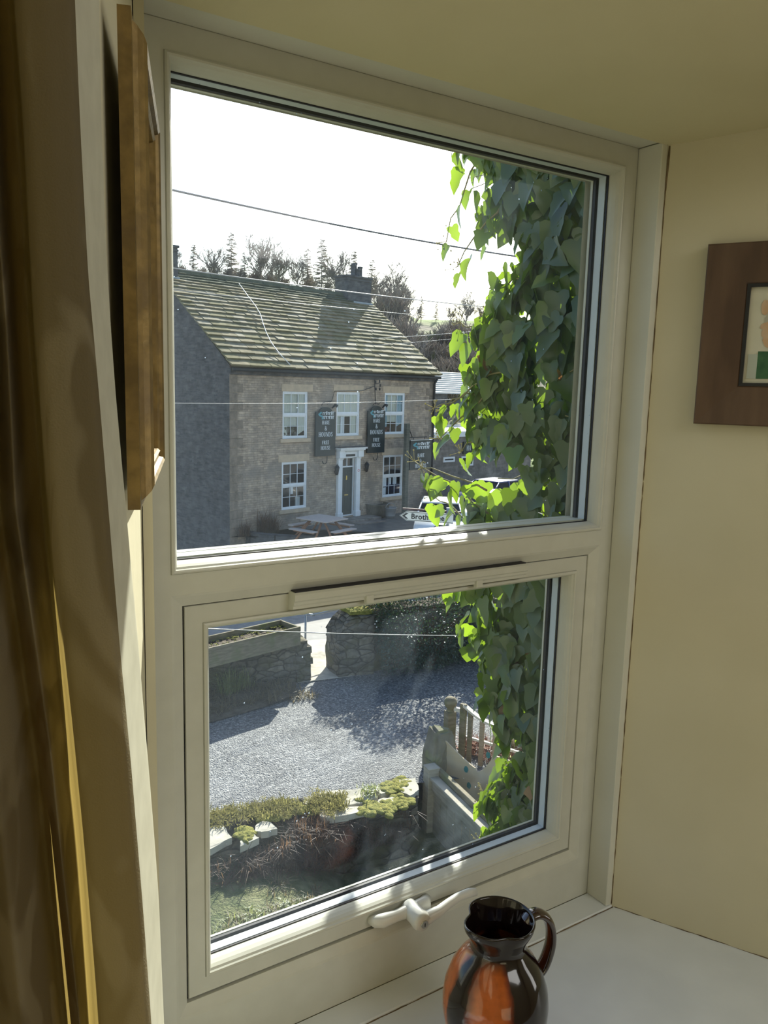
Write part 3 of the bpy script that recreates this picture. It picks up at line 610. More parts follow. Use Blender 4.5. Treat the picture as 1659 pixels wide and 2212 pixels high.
for p in ([.12, .38, .02, .33], ):
    box(bm, ax0 + aw * .1, ax0 + aw * .62, y_ - .0004, y_, az0 + ah * .04, az0 + ah * .33, mi=2)
box(bm, ax0 + aw * .02, ax0 + aw * .1, y_ - .0004, y_, az0 + ah * .04, az0 + ah * .30, mi=3)
obj('painted_flowers', bm, petal, art)
# gilt frame on the left reveal, hung a little proud of the wall
ML = wall_frame((*lw(0), 0), (LWD.x, LWD.y), (.940, -.342))
pl_ = thing('gilt_picture_frame', 'gilt moulded picture frame hung on the left reveal beside the curtain', 'picture'); place(pl_, ML)
gs0, gs1, gz0, gz1 = .065, .305, .8095, 1.1520
# local x runs towards the room; outward normal is local -y
gp = [(0, -.010), (0, -.0190), (.003, -.0195), (.006, -.0190), (.0085, -.0225), (.0125, -.0265), (.0165, -.0285), (.0195, -.0270), (.021, -.0235), (.024, -.0225), (.0265, -.0245), (.029, -.0225), (.030, -.0150)]
bm = BM(); ring(bm, gs0, gs1, gz0, gz1, gp); ring(bm, gs0, gs1, gz0, gz1, [(0, -.010), (.030, -.010)]); obj('gilt_moulding', fix(bm), gold_m, pl_)
bm = BM(); box(bm, gs0 + .028, gs1 - .028, -.0160, -.0115, gz0 + .028, gz1 - .028); obj('picture_board', bm, mat('mount_card', (.55, .52, .42), rough=.8), pl_)
bm = BM(); tube(bm, [((gs0 + gs1) / 2, -.001, gz1 - .02), ((gs0 + gs1) / 2, -.014, gz1 - .02)], .002, n=8); obj('picture_hook', bm, iron_m, pl_)

# ------------------------------------------------------------------ curtain
def interp(tab, y):
    if y <= tab[0][1]: a, b = tab[0], tab[1]
    elif y >= tab[-1][1]: a, b = tab[-2], tab[-1]
    else:
        for a, b in zip(tab, tab[1:]):
            if a[1] <= y <= b[1]: break
    return a[0] + (b[0] - a[0]) * (y - a[1]) / (b[1] - a[1])
cR = [(212, -300), (215, 0), (222, 300), (229, 500), (240, 700), (250, 850), (264, 1000), (273, 1090), (287, 1250), (301, 1400), (322, 1650), (345, 1954), (356, 2212), (372, 2500)]
cM = [(150, -300), (163, 0), (176, 300), (192, 600), (214, 850), (235, 1095), (260, 1400), (285, 1650), (310, 1954), (330, 2212), (345, 2500)]
cB = [(15, -300), (31, 0), (50, 250), (75, 721), (102, 1070), (126, 1326), (151, 1552), (176, 1803), (203, 2155), (225, 2500)]
cC = [(-60, -300), (-30, 300), (0, 700), (20, 1100), (65, 1400), (100, 1650), (125, 1900), (160, 2212), (190, 2500)]
YC = -.495
bm = BM(); rows = []
NR = 60
for r in range(NR + 1):
    py = -350 + (2212 + 700) * r / NR
    # (pixel column at row, depth offset) -> folds with real depth
    cols = [(interp(cR, py) - 12, .040), (interp(cR, py) - 3, .038), (interp(cR, py), .030), ((interp(cR, py) * .45 + interp(cM, py) * .55), .002), (interp(cM, py) - 2, -.022), (interp(cM, py) - 14, -.027), ((interp(cM, py) + interp(cB, py)) / 2, -.026), (interp(cB, py) + 12, -.018), (interp(cB, py), -.002), (interp(cB, py) - 3, .022), (interp(cB, py) - 14, .030),
            ((interp(cC, py) + interp(cB, py)) / 2 - 6, .016), (interp(cC, py) + 14, -.004), (interp(cC, py), .010), (interp(cC, py) - 22, .028), (interp(cC, py) - 60, .006), (interp(cC, py) - 110, -.014), (interp(cC, py) - 150, .01), (interp(cC, py) - 210, .03), (interp(cC, py) - 280, 0)]
    rows.append([bm.verts.new(aty(c, py, YC + d)) for c, d in cols])
for a, b in zip(rows, rows[1:]):
    for i in range(len(a) - 1):
        f = bm.faces.new([a[i], a[i + 1], b[i + 1], b[i]]); f.smooth = True; f.material_index = 1 if i < 4 else 0
bmesh.ops.subdivide_edges(bm, edges=bm.edges[:], cuts=1, use_grid_fill=True, smooth=.3)
for v in bm.verts: v.co += Vector((0, noise.noise(v.co * Vector((30, 30, 6)).length * .25) * .0015, 0))
o = obj('curtain', bm, [curtain_m, two_side('cream_lining', (.56, .55, .45), (.62, .61, .50), (.5, .47, .33), rough=.8, scale=60, gl=.0, tamt=.25)], smooth=True); tag(o, 'olive and gold patterned curtain hanging left of the window', 'curtain')
sd = o.modifiers.new('s', 'SUBSURF'); sd.levels = 1; sd.render_levels = 2

# ------------------------------------------------------------------ the jug
JX, JY, JZ = .410, -.190, -.010
jug = thing('slipware_jug', 'glossy brown and black glazed pottery jug on the white window sill', 'jug', (JX, JY, JZ), (0, 0, 0))
spa = R(188)          # direction the spout points
prof = [(.001, .000), (.042, .000), (.046, .003), (.049, .010), (.058, .030), (.067, .052), (.0715, .075), (.072, .092), (.0695, .112), (.062, .134), (.0525, .150), (.043, .161), (.0375, .168), (.0355, .174), (.0375, .182), (.0425, .193), (.047, .203), (.0482, .209), (.0478, .2115), (.0462, .2120), (.0448, .2095), (.040, .195), (.0345, .183), (.0325, .174), (.0345, .167), (.040, .158), (.050, .146), (.060, .128), (.066, .105), (.066, .070), (.052, .030), (.02, .008), (.001, .006)]
bm = BM(); n = 96; rings = lathe(bm, prof, n)
for rr, (r0, z0) in zip(rings, prof):
    if z0 < .17 : continue
    t = min(1, (z0 - .17) / .036); t = t * t * (3 - 2 * t)
    for v in rr:
        a = math.atan2(v.co.y, v.co.x) - spa; a = (a + math.pi) % (2 * math.pi) - math.pi
        k = math.exp(-(a / .42) ** 2); side = math.exp(-((abs(a) - .95) / .30) ** 2)
        rad = math.hypot(v.co.x, v.co.y); nr = rad * (1 + .22 * k * t - .15 * side * t)
        v.co.x *= nr / rad; v.co.y *= nr / rad; v.co.z += (.006 * k * t - .001 * side * t)
b0 = obj('jug_body', fix(bm), [jug_m], jug, smooth=True)
ha = R(-12); hx, hy = math.cos(ha), math.sin(ha)
pts = [(.040, .196), (.050, .204), (.062, .204), (.074, .195), (.082, .178), (.084, .157), (.080, .137), (.073, .121), (.064, .112)]
bm = BM()
# strap handle: flattened tube
P3 = []
def cr_pts(pts, k=4):
    out = []
    for i in range(len(pts) - 1):
        p0, p1, p2, p3 = pts[max(i - 1, 0)], pts[i], pts[i + 1], pts[min(i + 2, len(pts) - 1)]
        for j in range(k):
            t = j / k
            out.append(tuple(.5 * (2 * p1[m] + (p2[m] - p0[m]) * t + (2 * p0[m] - 5 * p1[m] + 4 * p2[m] - p3[m]) * t * t + (3 * p1[m] - p0[m] - 3 * p2[m] + p3[m]) * t ** 3) for m in range(len(p1))))
    out.append(pts[-1]); return out
hp = cr_pts(pts, 5); L = []
for i, (r_, z_) in enumerate(hp):
    a, b = hp[max(i - 1, 0)], hp[min(i + 1, len(hp) - 1)]; tx, tz = b[0] - a[0], b[1] - a[1]; q = math.hypot(tx, tz); tx /= q; tz /= q
    nx, nz = tz, -tx; row = []
    wd, th = .0105 + .002 * abs(i / len(hp) - .5), .0062
    for k in range(14):
        an = 2 * math.pi * k / 14; s_, o_ = math.cos(an) * wd, math.sin(an) * th
        rr_ = r_ + nx * o_; row.append(bm.verts.new((hx * rr_ - hy * s_, hy * rr_ + hx * s_, z_ + nz * o_)))
    L.append(row)
for a, b in zip(L, L[1:]):
    for k in range(14): bm.faces.new([a[k], a[(k + 1) % 14], b[(k + 1) % 14], b[k]])
bm.faces.new(L[0]); bm.faces.new(L[-1][::-1])
h_ = obj('jug_handle', fix(bm), jugdark_m, jug, smooth=True); h_['label'] = 'black glazed strap handle'

# ================================================================== OUTSIDE
YARD, LOWER, PUBG = -3.70, -4.35, -4.35
def ground_z(x, y):
    t = min(1, max(0, (y - 11.5) / 8.0)); return YARD - .03 - 1.95 * t * t * (3 - 2 * t)
# road and forecourt
bm = BM(); NX, NY = 40, 40; G_ = []
for j in range(NY + 1):
    y = 10.0 + 60 * (j / NY) ** 1.6; row = []
    for i in range(NX + 1):
        x = -25 + 85 * i / NX; row.append(bm.verts.new((x, y, ground_z(x, y))))
    G_.append(row)
for j in range(NY):
    for i in range(NX):
        f = bm.faces.new([G_[j][i], G_[j][i + 1], G_[j + 1][i + 1], G_[j + 1][i]]); f.smooth = True
struct(obj('road', bm, tarmac_m), 'pale tarmac road and forecourt')
# gravel
gv = [(-6, 7.6), (2.6, 6.75), (3.8, 6.5), (5.0, 6.30), (5.6, 6.1), (9, 4.6), (14, 4.0), (14, 9.2), (8.6, 9.7), (5.95, 9.85), (5.4, 9.98), (3.9, 10.2), (-6, 11.5)]
bm = BM(); f = bm.faces.new([bm.verts.new((x, y, YARD)) for x, y in gv])
bmesh.ops.triangulate(bm, faces=[f]); bmesh.ops.subdivide_edges(bm, edges=bm.edges[:], cuts=5, use_grid_fill=True)
for v in bm.verts: v.co.z += noise.noise(v.co * .9) * .02
struct(obj('gravel_yard', bm, gravel_m), 'grey gravel yard')
bm = BM(); bmv = [bm.verts.new(p) for p in ((5.25, 9.85, YARD + .012), (6.15, 9.7, YARD + .012), (6.75, 11.6, YARD + .012), (5.7, 11.8, YARD + .012))]; bm.faces.new(bmv)
struct(obj('path', bm, path_m), 'pale paved path through the gap in the wall')
def low_z(x, y):
    t = min(1, max(0, (3.95 - x) / 1.3)); t = t * t * (3 - 2 * t); return LOWER + .05 + .42 * t + noise.noise(Vector((x * 1.3, y * 1.3, 0))) * .07
bm = BM(); LG = []
for j in range(41):
    row = []
    for i in range(61):
        x = -5 + 17 * i / 60; y = .5 + 6.3 * j / 40; z = low_z(x, y)
        row.append(bm.verts.new((x, y, z)))
    LG.append(row)
for j in range(40):
    for i in range(60):
        f = bm.faces.new([LG[j][i], LG[j][i + 1], LG[j + 1][i + 1], LG[j + 1][i]]); f.smooth = True
struct(obj('lower_garden', bm, lawn_m), 'rough grass of the lower garden')

def lumpy(bm, x0, x1, y0, y1, z0, z1, M=None, seg=.14, amp=.035, seed=0, freq=3.0):
    """block of rough masonry: subdivided box pushed in and out"""
    b2 = BM(); nx, ny, nz = max(1, int((x1 - x0) / seg)), max(1, int((y1 - y0) / seg)), max(1, int((z1 - z0) / (seg * .8)))
    idx = {}
    def V(i, j, k):
        if (i, j, k) not in idx:
            p = Vector((x0 + (x1 - x0) * i / nx, y0 + (y1 - y0) * j / ny, z0 + (z1 - z0) * k / nz))
            c = Vector(((x0 + x1) / 2, (y0 + y1) / 2, (z0 + z1) / 2)); 
            q = noise.noise_vector(p * freq + Vector((seed * 7.3, 0, 0))); p += q * amp * 1.6
            q = noise.cell_vector(p * 5 + Vector((seed, 0, 0))) if False else noise.noise_vector(p * 9 + Vector((0, seed * 3.1, 0))); p += q * amp * .6
            idx[(i, j, k)] = b2.verts.new(M @ p if M is not None else p)
        return idx[(i, j, k)]
    for i in range(nx):
        for k in range(nz):
            b2.faces.new([V(i, 0, k), V(i + 1, 0, k), V(i + 1, 0, k + 1), V(i, 0, k + 1)]); b2.faces.new([V(i, ny, k), V(i, ny, k + 1), V(i + 1, ny, k + 1), V(i + 1, ny, k)])
    for j in range(ny):
        for k in range(nz):
            b2.faces.new([V(0, j, k), V(0, j, k + 1), V(0, j + 1, k + 1), V(0, j + 1, k)]); b2.faces.new([V(nx, j, k), V(nx, j + 1, k), V(nx, j + 1, k + 1), V(nx, j, k + 1)])
    for i in range(nx):
        for j in range(ny):
            b2.faces.new([V(i, j, nz), V(i + 1, j, nz), V(i + 1, j + 1, nz), V(i, j + 1, nz)]); b2.faces.new([V(i, j, 0), V(i, j + 1, 0), V(i + 1, j + 1, 0), V(i + 1, j, 0)])
    me = bpy.data.meshes.new('t'); b2.to_mesh(me); b2.free(); bm.from_mesh(me); bpy.data.meshes.remove(me)
def frame_along(a, b, z=0):
    d = (Vector((b[0], b[1], 0)) - Vector((a[0], a[1], 0))); L = d.length; d.normalize()
    M = Matrix(((d.x, -d.y, 0), (d.y, d.x, 0), (0, 0, 1))).to_4x4(); M.translation = Vector((a[0], a[1], z)); return M, L

# stone wall with a wooden planter on it, left of the path
A_, B_ = (0.2, 10.60), (5.47, 9.89)
M1, L1 = frame_along(A_, B_, YARD)
sw = thing('rubble_wall', 'rough stone wall left of the path, carrying the wooden planter', 'wall'); place(sw, M1)
bm = BM(); lumpy(bm, 0, L1 - .06, 0, .50, -.15, .66, seg=.12, amp=.028, seed=1); obj('rubble_face', bm, rub_m, sw)
rnd = random.Random(5)
for k in range(7):       # ragged stones at the end of the wall
    z = .0 + k * .095; bm = BM(); lumpy(bm, L1 - .22, L1 - .05 + rnd.uniform(.0, .09), -.02, .5, z - .02, z + .085, seg=.09, amp=.014, seed=10 + k); obj('end_stone', bm, rub_m, sw)
pa, pb, pc = atz(650, 1354, -2.76), atz(440, 1404, -2.76), atz(622, 1346, -2.76)
pw = (pc - pa).length
M2, L2 = frame_along((pa.x - (pa.x - pb.x) * 2.6, pa.y - (pa.y - pb.y) * 2.6), (pa.x, pa.y), YARD)
pw = .50
pt = thing('planter_box', 'long weathered wooden planter box filled with soil on the stone wall', 'planter'); place(pt, M2)
for nm, (x0, x1, y0, y1, z0, z1) in dict(front_board=(0, L2, 0, .035, .655, .945), back_board=(0, L2, pw - .035, pw, .655, .945), end_board=(L2 - .035, L2 - .001, .035, pw - .035, .655, .94)).items():
    bm = BM(); box(bm, x0, x1, y0, y1, z0, z1); bevel(bm, .004, 1); obj(nm, bm, mossy_m, pt)
bm = BM(); lumpy(bm, .01, L2 - .04, .037, pw - .037, .68, .86, seg=.08, amp=.012, seed=3); o = obj('planter_soil', bm, soil_m, pt)
bm = BM()
for _ in range(260):
    x, y = rnd.uniform(.3, L2 - .05), rnd.uniform(.05, pw - .06); blob(bm, 0, 0, .02, .02, 0)
    for v in list(bm.verts)[-15:]: v.co = Vector((x + v.co.x * rnd.uniform(.6, 1.6), y + v.co.z, .872 + rnd.uniform(0, .02)))
o = obj('planter_moss', bm, moss_m, pt); o['kind'] = 'stuff'
# black bin lid and a bit of railing beyond
lp = atz(660, 1388, -3.0)
t_ = thing('black_box', 'small black box beyond the end of the wall by the road', 'box', (lp.x + .25, lp.y + .95, ground_z(lp.x, lp.y + .95)), (0, 0, R(-30)))
bm = BM(); box(bm, -.20, .20, -.15, .15, 0, .42); bevel(bm, .02, 2); obj('box_body', bm, black_m, t_)
bm = BM(); box(bm, -.22, .22, -.17, .17, .422, .46); bevel(bm, .015, 2); obj('box_lid', bm, black_m, t_)
rp = atz(768, 1345, -2.9)
t_ = thing('metal_rack', 'grey metal rack leaning behind the stone pier', 'rack', (rp.x - .05, rp.y + .55, ground_z(rp.x, rp.y)), (0, 0, R(12)))
zt = .92
for i in range(4):
    bm = BM(); tube(bm, [(-.55, -.0 + i * .13, zt - .02 * i), (.65, i * .13, zt - .02 * i)], .016, n=6); obj('bar', bm, galv_m, t_)
bm = BM()
for x in (-.5, .6): tube(bm, [(x, -.02, zt), (x, .42, zt - .06)], .018, n=6); tube(bm, [(x, .2, 0), (x, .2, zt - .03)], .018, n=6)
obj('rack_frame', bm, galv_m, t_)
# red and white marker post at the far left, by the road
q = atz(457, 1392, YARD)
t_ = thing('marker_post', 'red and white marker post beside the road at the left', 'post', (q.x - .02, q.y + .55, ground_z(q.x, q.y)))
for i in range(5):
    bm = BM(); tube(bm, [(0, 0, .18 * i), (0, 0, .18 * i + .18)], .055, n=12); o = obj('post_band', bm, redm if i % 2 == 0 else white_m, t_); o['label'] = 'red band' if i % 2 == 0 else 'white band'
# stone pier and wall right of the path
A_, B_ = (5.92, 9.76), (9.6, 9.30)
M3, L3 = frame_along(A_, B_, YARD)
sp_ = thing('rubble_pier', 'rough stone wall end with a rounded top right of the path', 'wall'); place(sp_, M3)
bm = BM(); lumpy(bm, 0, .62, 0, .55, -.1, 1.0, seg=.11, amp=.03, seed=21)
for v in bm.verts:
    t = max(0, .32 - v.co.x); 
    if v.co.z > .55: v.co.z -= t * t * 3.2 * (v.co.z - .55) / .45
obj('pier_stones', bm, rub_m, sp_)
bm = BM(); lumpy(bm, .60, L3, .08, .5, -.1, 1.02, seg=.16, amp=.035, seed=22); obj('rubble_face', bm, rub_m, sp_)
bm = BM(); lumpy(bm, .22, .62, .05, .5, 1.0, 1.06, seg=.06, amp=.02, seed=23); o = obj('moss_cap', bm, moss_m, sp_)

# ---- leaves -----------------------------------------------------------------
IVY = [(0, 0), (.17, -.10), (.36, -.05), (.50, .16), (.40, .30), (.34, .42), (.30, .60), (.16, .82), (0, 1.04)]
def ivy_leaf(bm, p, nrm, tip, size, mi=0, lobes=1.0, curl=.15):
    """lobed leaf: base at p, tip direction, surface normal"""
    t = Vector(tip).normalized(); n = Vector(nrm); n = (n - t * n.dot(t)).normalized(); s = t.cross(n)
    pts = []
    mid = []
    for x, y in IVY:
        xx = x * lobes if 0 < y < .5 else x
        z = curl * (abs(xx) * .9 - (y - .35) ** 2 * .6)
        pts.append((xx, y, z))
    def W(x, y, z): return p + (s * x + t * y + n * z) * size
    mids = [bm.verts.new(W(0, y, -curl * (y - .35) ** 2 * .6)) for y in (0, .16, .42, .7, 1.04)]
    for sg in (1, -1):
        e = [bm.verts.new(W(sg * x, y, z)) for x, y, z in pts[1:-1]]
        fs = [(mids[0], mids[1], e[1], e[0]), (mids[1], e[3], e[2], e[1]), (mids[1], mids[2], e[4], e[3]), (mids[2], mids[3], e[6], e[5]) , (mids[2], e[5], e[4]), (mids[3], mids[4], e[6])]
        for f_ in fs:
            f_ = list(f_)
            if sg < 0: f_ = f_[::-1]
            try: ff = bm.faces.new(f_); ff.material_index = mi; ff.smooth = True
            except ValueError: pass
def small_leaf(bm, p, d, n, L, W, mi=0):
    d = Vector(d).normalized(); n = Vector(n); s = d.cross(n)
    if s.length < 1e-3: s = d.cross(Vector((.3, .8, .1)))
    s.normalize()
    a = bm.verts.new(p); b = bm.verts.new(p + d * L * .5 + s * W); c = bm.verts.new(p + d * L); e = bm.verts.new(p + d * L * .5 - s * W)
    f = bm.faces.new([a, b, c, e]); f.material_index = mi

# ---- the ivy on the wall right of the window ---------------------------------
# outermost reach (y) of the ivy as a function of height, unseen top drawn in so the sun passes, rest measured on the plane x = 1.05
YM = [(2.2, .35), (1.60, .45), (1.53, .74), (1.50, .79), (1.44, .76), (1.36, .74), (1.30, .70), (1.255, .62), (1.227, .56), (1.20, .60), (1.176, .62), (1.13, .60), (1.086, .60), (1.07, .68), (1.03, .68), (.976, .70), (.93, .72), (.87, .73), (.82, .70), (.76, .66), (.73, .65), (.69, .65), (.624, .69), (.56, .72), (.50, .76), (.44, .78), (.338, .76), (.282, .75), (.22, .68), (.15, .60), (.10, .56), (.03, .51), (-.05, .51), (-.10, .55), (-.16, .56), (-.21, .55), (-.265, .58), (-.33, .55), (-.45, .50), (-.9, .45)]
def ymax(z):
    T = YM
    if z >= T[0][0]: return T[0][1]
    for (z0, y0), (z1, y1) in zip(T, T[1:]):
        if z1 <= z <= z0: return y1 + (y0 - y1) * (z - z1) / (z0 - z1)
    return T[-1][1]
ivy = thing('ivy', 'thick ivy growing up the outside wall right of the window', 'ivy', (1.15, .12, -1.2))
ivy_off = Vector((1.15, .12, -1.2))
rnd = random.Random(11)
bm = BM(); cnt = 0
for k in range(6200):
    z = rnd.uniform(-.75, 2.0); y = .11 + (rnd.random() ** .85) * (ymax(z) - .11 + .02)
    if y > ymax(z) + .01: continue
    edge = (ymax(z) - y)
    layer = rnd.random()
    if edge < .16 and z > .0 and noise.noise(Vector((y * 9, z * 9, 3))) < -.22 + (.16 - edge): continue
    x = 1.03 + (.22 if edge > .15 else .09) * layer ** 1.3 + .05 * noise.noise(Vector((y * 5, z * 5, 1))) 
    size = rnd.uniform(.040, .076) * (1.0 if edge > .1 else .85)
    nrm = Vector((-1, -.25 + rnd.gauss(0, .45), .25 + rnd.gauss(0, .35)))
    if edge < .13: nrm = Vector((-.75 + rnd.gauss(0, .4), .25 + rnd.gauss(0, .7), .2 + rnd.gauss(0, .5)))
    tip = Vector((rnd.gauss(0, .3), rnd.gauss(.05, .38), -1 + rnd.gauss(0, .22)))
    q = rnd.random(); mi = 0
    if edge < .20 and q < .38: mi = 1
    elif q < .10: mi = 1
    if q > .994: mi = 2
    ivy_leaf(bm, Vector((x, y, z)) - ivy_off, nrm, tip, size, mi, rnd.uniform(.75, 1.1), rnd.uniform(.05, .45)); cnt += 1
# leafy sprays that reach beyond the mass
sprays = [((1.05, .60, .95), (-.01, .20, -.07), 8), ((1.05, .62, .90), (-.01, .20, -.10), 7), ((1.05, .58, .80), (0, .16, -.02), 6), ((1.04, .62, .47), (0, .13, .02), 8), ((1.06, .60, .43), (0, .13, .03), 7), ((1.03, .60, .66), (-.02, .26, .06), 6), ((1.06, .70, 1.50), (-.03, .12, -.18), 6), ((1.05, .62, 1.35), (-.02, .13, -.10), 6), ((1.05, .52, 1.16), (-.01, .10, .02), 3), ((1.05, .55, 1.12), (.0, .10, .0), 4),
          ((1.05, .58, 1.02), (-.02, .16, .08), 6), ((1.05, .66, .90), (-.02, .17, -.02), 8), ((1.05, .62, .60), (-.04, .27, .13), 8), ((1.05, .66, .55), (-.01, .19, .09), 5), ((1.05, .64, .50), (0, .14, .02), 9),
          ((1.05, .60, .40), (0, .20, .0), 9), ((1.05, .45, .12), (0, .12, .03), 4), ((1.05, .42, -.10), (0, .17, -.02), 6), ((1.05, .44, -.18), (0, .14, -.08), 7), ((1.05, .40, .02), (0, .10, .0), 4)]
sb = BM(); bb = BM()
for (p0, dd, nl) in sprays:
    p0 = Vector(p0); dd = Vector(dd); P = []
    for i in range(7):
        t = i / 6; P.append(p0 + dd * t + Vector((0, 0, -.03 * t * t)) - ivy_off + Vector((rnd.gauss(0, .003), rnd.gauss(0, .004), rnd.gauss(0, .004))))
    tube(sb, P, [.0028 - .0016 * i / 6 for i in range(7)], n=6)
    for i in range(nl):
        t = (i + .6) / nl; p = P[0].lerp(P[-1], t) + Vector((rnd.gauss(0, .008), rnd.gauss(0, .008), -.03 * t * t))
        ivy_leaf(bm, p, Vector((-.8 + rnd.gauss(0, .4), rnd.gauss(0, .7), .4 + rnd.gauss(0, .4))), Vector((rnd.gauss(0, .4), .25 + rnd.gauss(0, .4), -1)), rnd.uniform(.038, .066), 1 if rnd.random() < .75 else (2 if rnd.random() < .05 else 0), rnd.uniform(.7, 1.05), rnd.uniform(.1, .5))
    for j in range(9):     # flower buds on short stalks
        e = P[-1] + Vector((rnd.gauss(0, .012), rnd.uniform(.0, .03), rnd.gauss(.004, .014))); tube(bb, [P[-1], e], .0006, n=4); lathe_p = e
        bmesh.ops.create_icosphere(bb, subdivisions=1, radius=rnd.uniform(.0018, .003), matrix=Matrix.Translation(e))
fo = obj('ivy_foliage', bm, [ivy_m, ivy_young, ivy_dead], ivy)
for k in range(38):
    y = rnd.uniform(.12, .62); z0 = rnd.uniform(-.9, .6); P = []
    x = rnd.uniform(1.13, 1.24)
    for i in range(14):
        z = z0 + i * rnd.uniform(.07, .1); y += rnd.gauss(0, .015); y = min(y, ymax(z) - .06); P.append(Vector((x + rnd.gauss(0, .008), y, z)) - ivy_off)
    tube(sb, P, [.005 - .003 * i / 13 for i in range(14)], n=6)
for k in range(120):
    z = rnd.uniform(-.6, 1.7); y = rnd.uniform(.15, ymax(z) - .03); a = Vector((1.15, y, z)) - ivy_off; tube(sb, [a, a + Vector((-.05, rnd.gauss(.02, .02), rnd.gauss(0, .02))), a + Vector((-.09, rnd.gauss(.04, .03), rnd.gauss(-.01, .02)))], .0012, n=4)
obj('ivy_stems', sb, stem_m, ivy, smooth=True); obj('ivy_buds', bb, berry_m, ivy)['kind'] = 'stuff'
# the wall the ivy climbs on: a short return wall standing out from the house
bm = BM(); box(bm, 1.32, 2.0, .101, .62, -4.4, 2.4); struct(obj('wall_return', bm, ext_m), 'short stone return wall under the ivy')

# ---- evergreen shrub behind the pier -----------------------------------------
def leafy_mass(name, label, cat, centre, rad, nl, m, L=(.035, .06), seed=0, stem=brownstalk_m, group=None):
    t = thing(name, label, cat, (centre[0], centre[1], centre[2] - rad[2]), group=group); rnd = random.Random(seed); bm = BM()
    for _ in range(nl):
        v = Vector((rnd.gauss(0, 1), rnd.gauss(0, 1), rnd.gauss(0, 1))).normalized(); k = rnd.uniform(.72, 1.04) * (1 + .22 * noise.noise(v * 2.5 + Vector((seed, 0, 0))))
        p = Vector((v.x * rad[0] * k, v.y * rad[1] * k, v.z * rad[2] * k + rad[2]))
        if p.z < 0: p.z = abs(p.z) * .5
        d = (v + Vector((rnd.gauss(0, .6), rnd.gauss(0, .6), rnd.gauss(.3, .6)))).normalized(); small_leaf(bm, p, d, Vector((rnd.gauss(0, 1), rnd.gauss(0, 1), rnd.gauss(0, 1))), rnd.uniform(*L), rnd.uniform(*L) * .28)
    obj('foliage', bm, m, t); bm = BM()
    for _ in range(26):
        v = Vector((rnd.gauss(0, 1), rnd.gauss(0, 1), abs(rnd.gauss(.8, .5)))).normalized(); tube(bm, [(rnd.uniform(-.1, .1), rnd.uniform(-.05, .05), -.05), (v.x * rad[0] * .5, v.y * rad[1] * .5, rad[2] * .8), (v.x * rad[0] * .9, v.y * rad[1] * .9, rad[2] * (1 + v.z * .85))], [.014, .008, .004], n=5)
    obj('stems', bm, stem, t); return t
leafy_mass('evergreen_shrub', 'dark glossy evergreen shrub spreading over the wall right of the path', 'shrub', (7.55, 9.55, -2.80), (1.15, .62, .98), 15000, shrub_leaf, seed=4)
leafy_mass('evergreen_shrub', 'lower dark shrub between the big evergreen and the ivy', 'shrub', (8.95, 9.15, -2.95), (.75, .5, .80), 7000, shrub_leaf, seed=6)
leafy_mass('climbing_plant', 'brown wiry climbing plant on the wall top beside the rounded pier', 'plant', (6.75, 10.05, -2.5), (.45, .35, .35), 1700, straw_m, L=(.03, .05), seed=8)

# ---- dead grass bed below the planter wall -----------------------------------
def tufts(name, label, cat, pts, m, nb, h, wd=.006, lean=.5, seed=0, base=None, kind='stuff'):
    rnd = random.Random(seed); bm = BM()
    for (x, y, z) in pts:
        for _ in range(nb):
            a = rnd.uniform(0, 2 * math.pi); l = rnd.uniform(.4, 1) * h; k = rnd.uniform(.1, lean)
            p = Vector((x + rnd.gauss(0, .04), y + rnd.gauss(0, .04), z)); d = Vector((math.cos(a) * k, math.sin(a) * k, 1)).normalized(); s = Vector((-math.sin(a), math.cos(a), 0)) * wd * rnd.uniform(.5, 1.3)
            m1 = p + d * l * .55; e = p + d * l + Vector((math.cos(a), math.sin(a), -.6)) * l * k * .6
            v = [bm.verts.new(q) for q in (p - s, p + s, m1 + s * .8, m1 - s * .8, e)]
            bm.faces.new([v[0], v[1], v[2], v[3]]); bm.faces.new([v[3], v[2], v[4]])
    o = obj(name, bm, m); tag(o, label, cat, kind=kind); return o
rnd = random.Random(31)
bm = BM(); nb_ = 26
bed = [(1.0, 10.25), (5.15, 9.75), (5.0, 9.35), (4.3, 9.2), (3.6, 9.1), (2.6, 9.15), (1.0, 9.4)]
cx_, cy_ = 3.2, 9.6
vs = [bm.verts.new((x, y, YARD + .01)) for x, y in bed]; f = bm.faces.new(vs); bmesh.ops.triangulate(bm, faces=[f]); bmesh.ops.subdivide_edges(bm, edges=bm.edges[:], cuts=7, use_grid_fill=True)
for v in bm.verts:
    e = min(1, max(0, (v.co.y - 9.15) / .5)); v.co.z += e * (.07 + .05 * noise.noise(v.co * 3)) + .01
struct(obj('soil_bed', bm, soil_m), 'dark soil bed at the foot of the planter wall')
tufts('dead_grass', 'dead grass and straw lying on the bed below the planter wall', 'grass', [(rnd.uniform(1.2, 5.1), rnd.uniform(9.25, 9.95), YARD + .05) for _ in range(210)], straw_m, 16, .20, lean=1.4, seed=1)
tufts('green_clump', 'dark green clump growing against the planter wall', 'plant', [(4.15 + rnd.gauss(0, .12), 9.85 + rnd.gauss(0, .05), YARD + .08) for _ in range(14)], grass_m, 18, .5, lean=.7, seed=2)
tufts('dry_stalks', 'pale dry stalks at the gravel edge beside the end of the planter wall', 'grass', [(rnd.uniform(4.75, 5.2), rnd.uniform(9.2, 9.5), YARD) for _ in range(16)], straw_m, 12, .16, lean=1.4, seed=3)

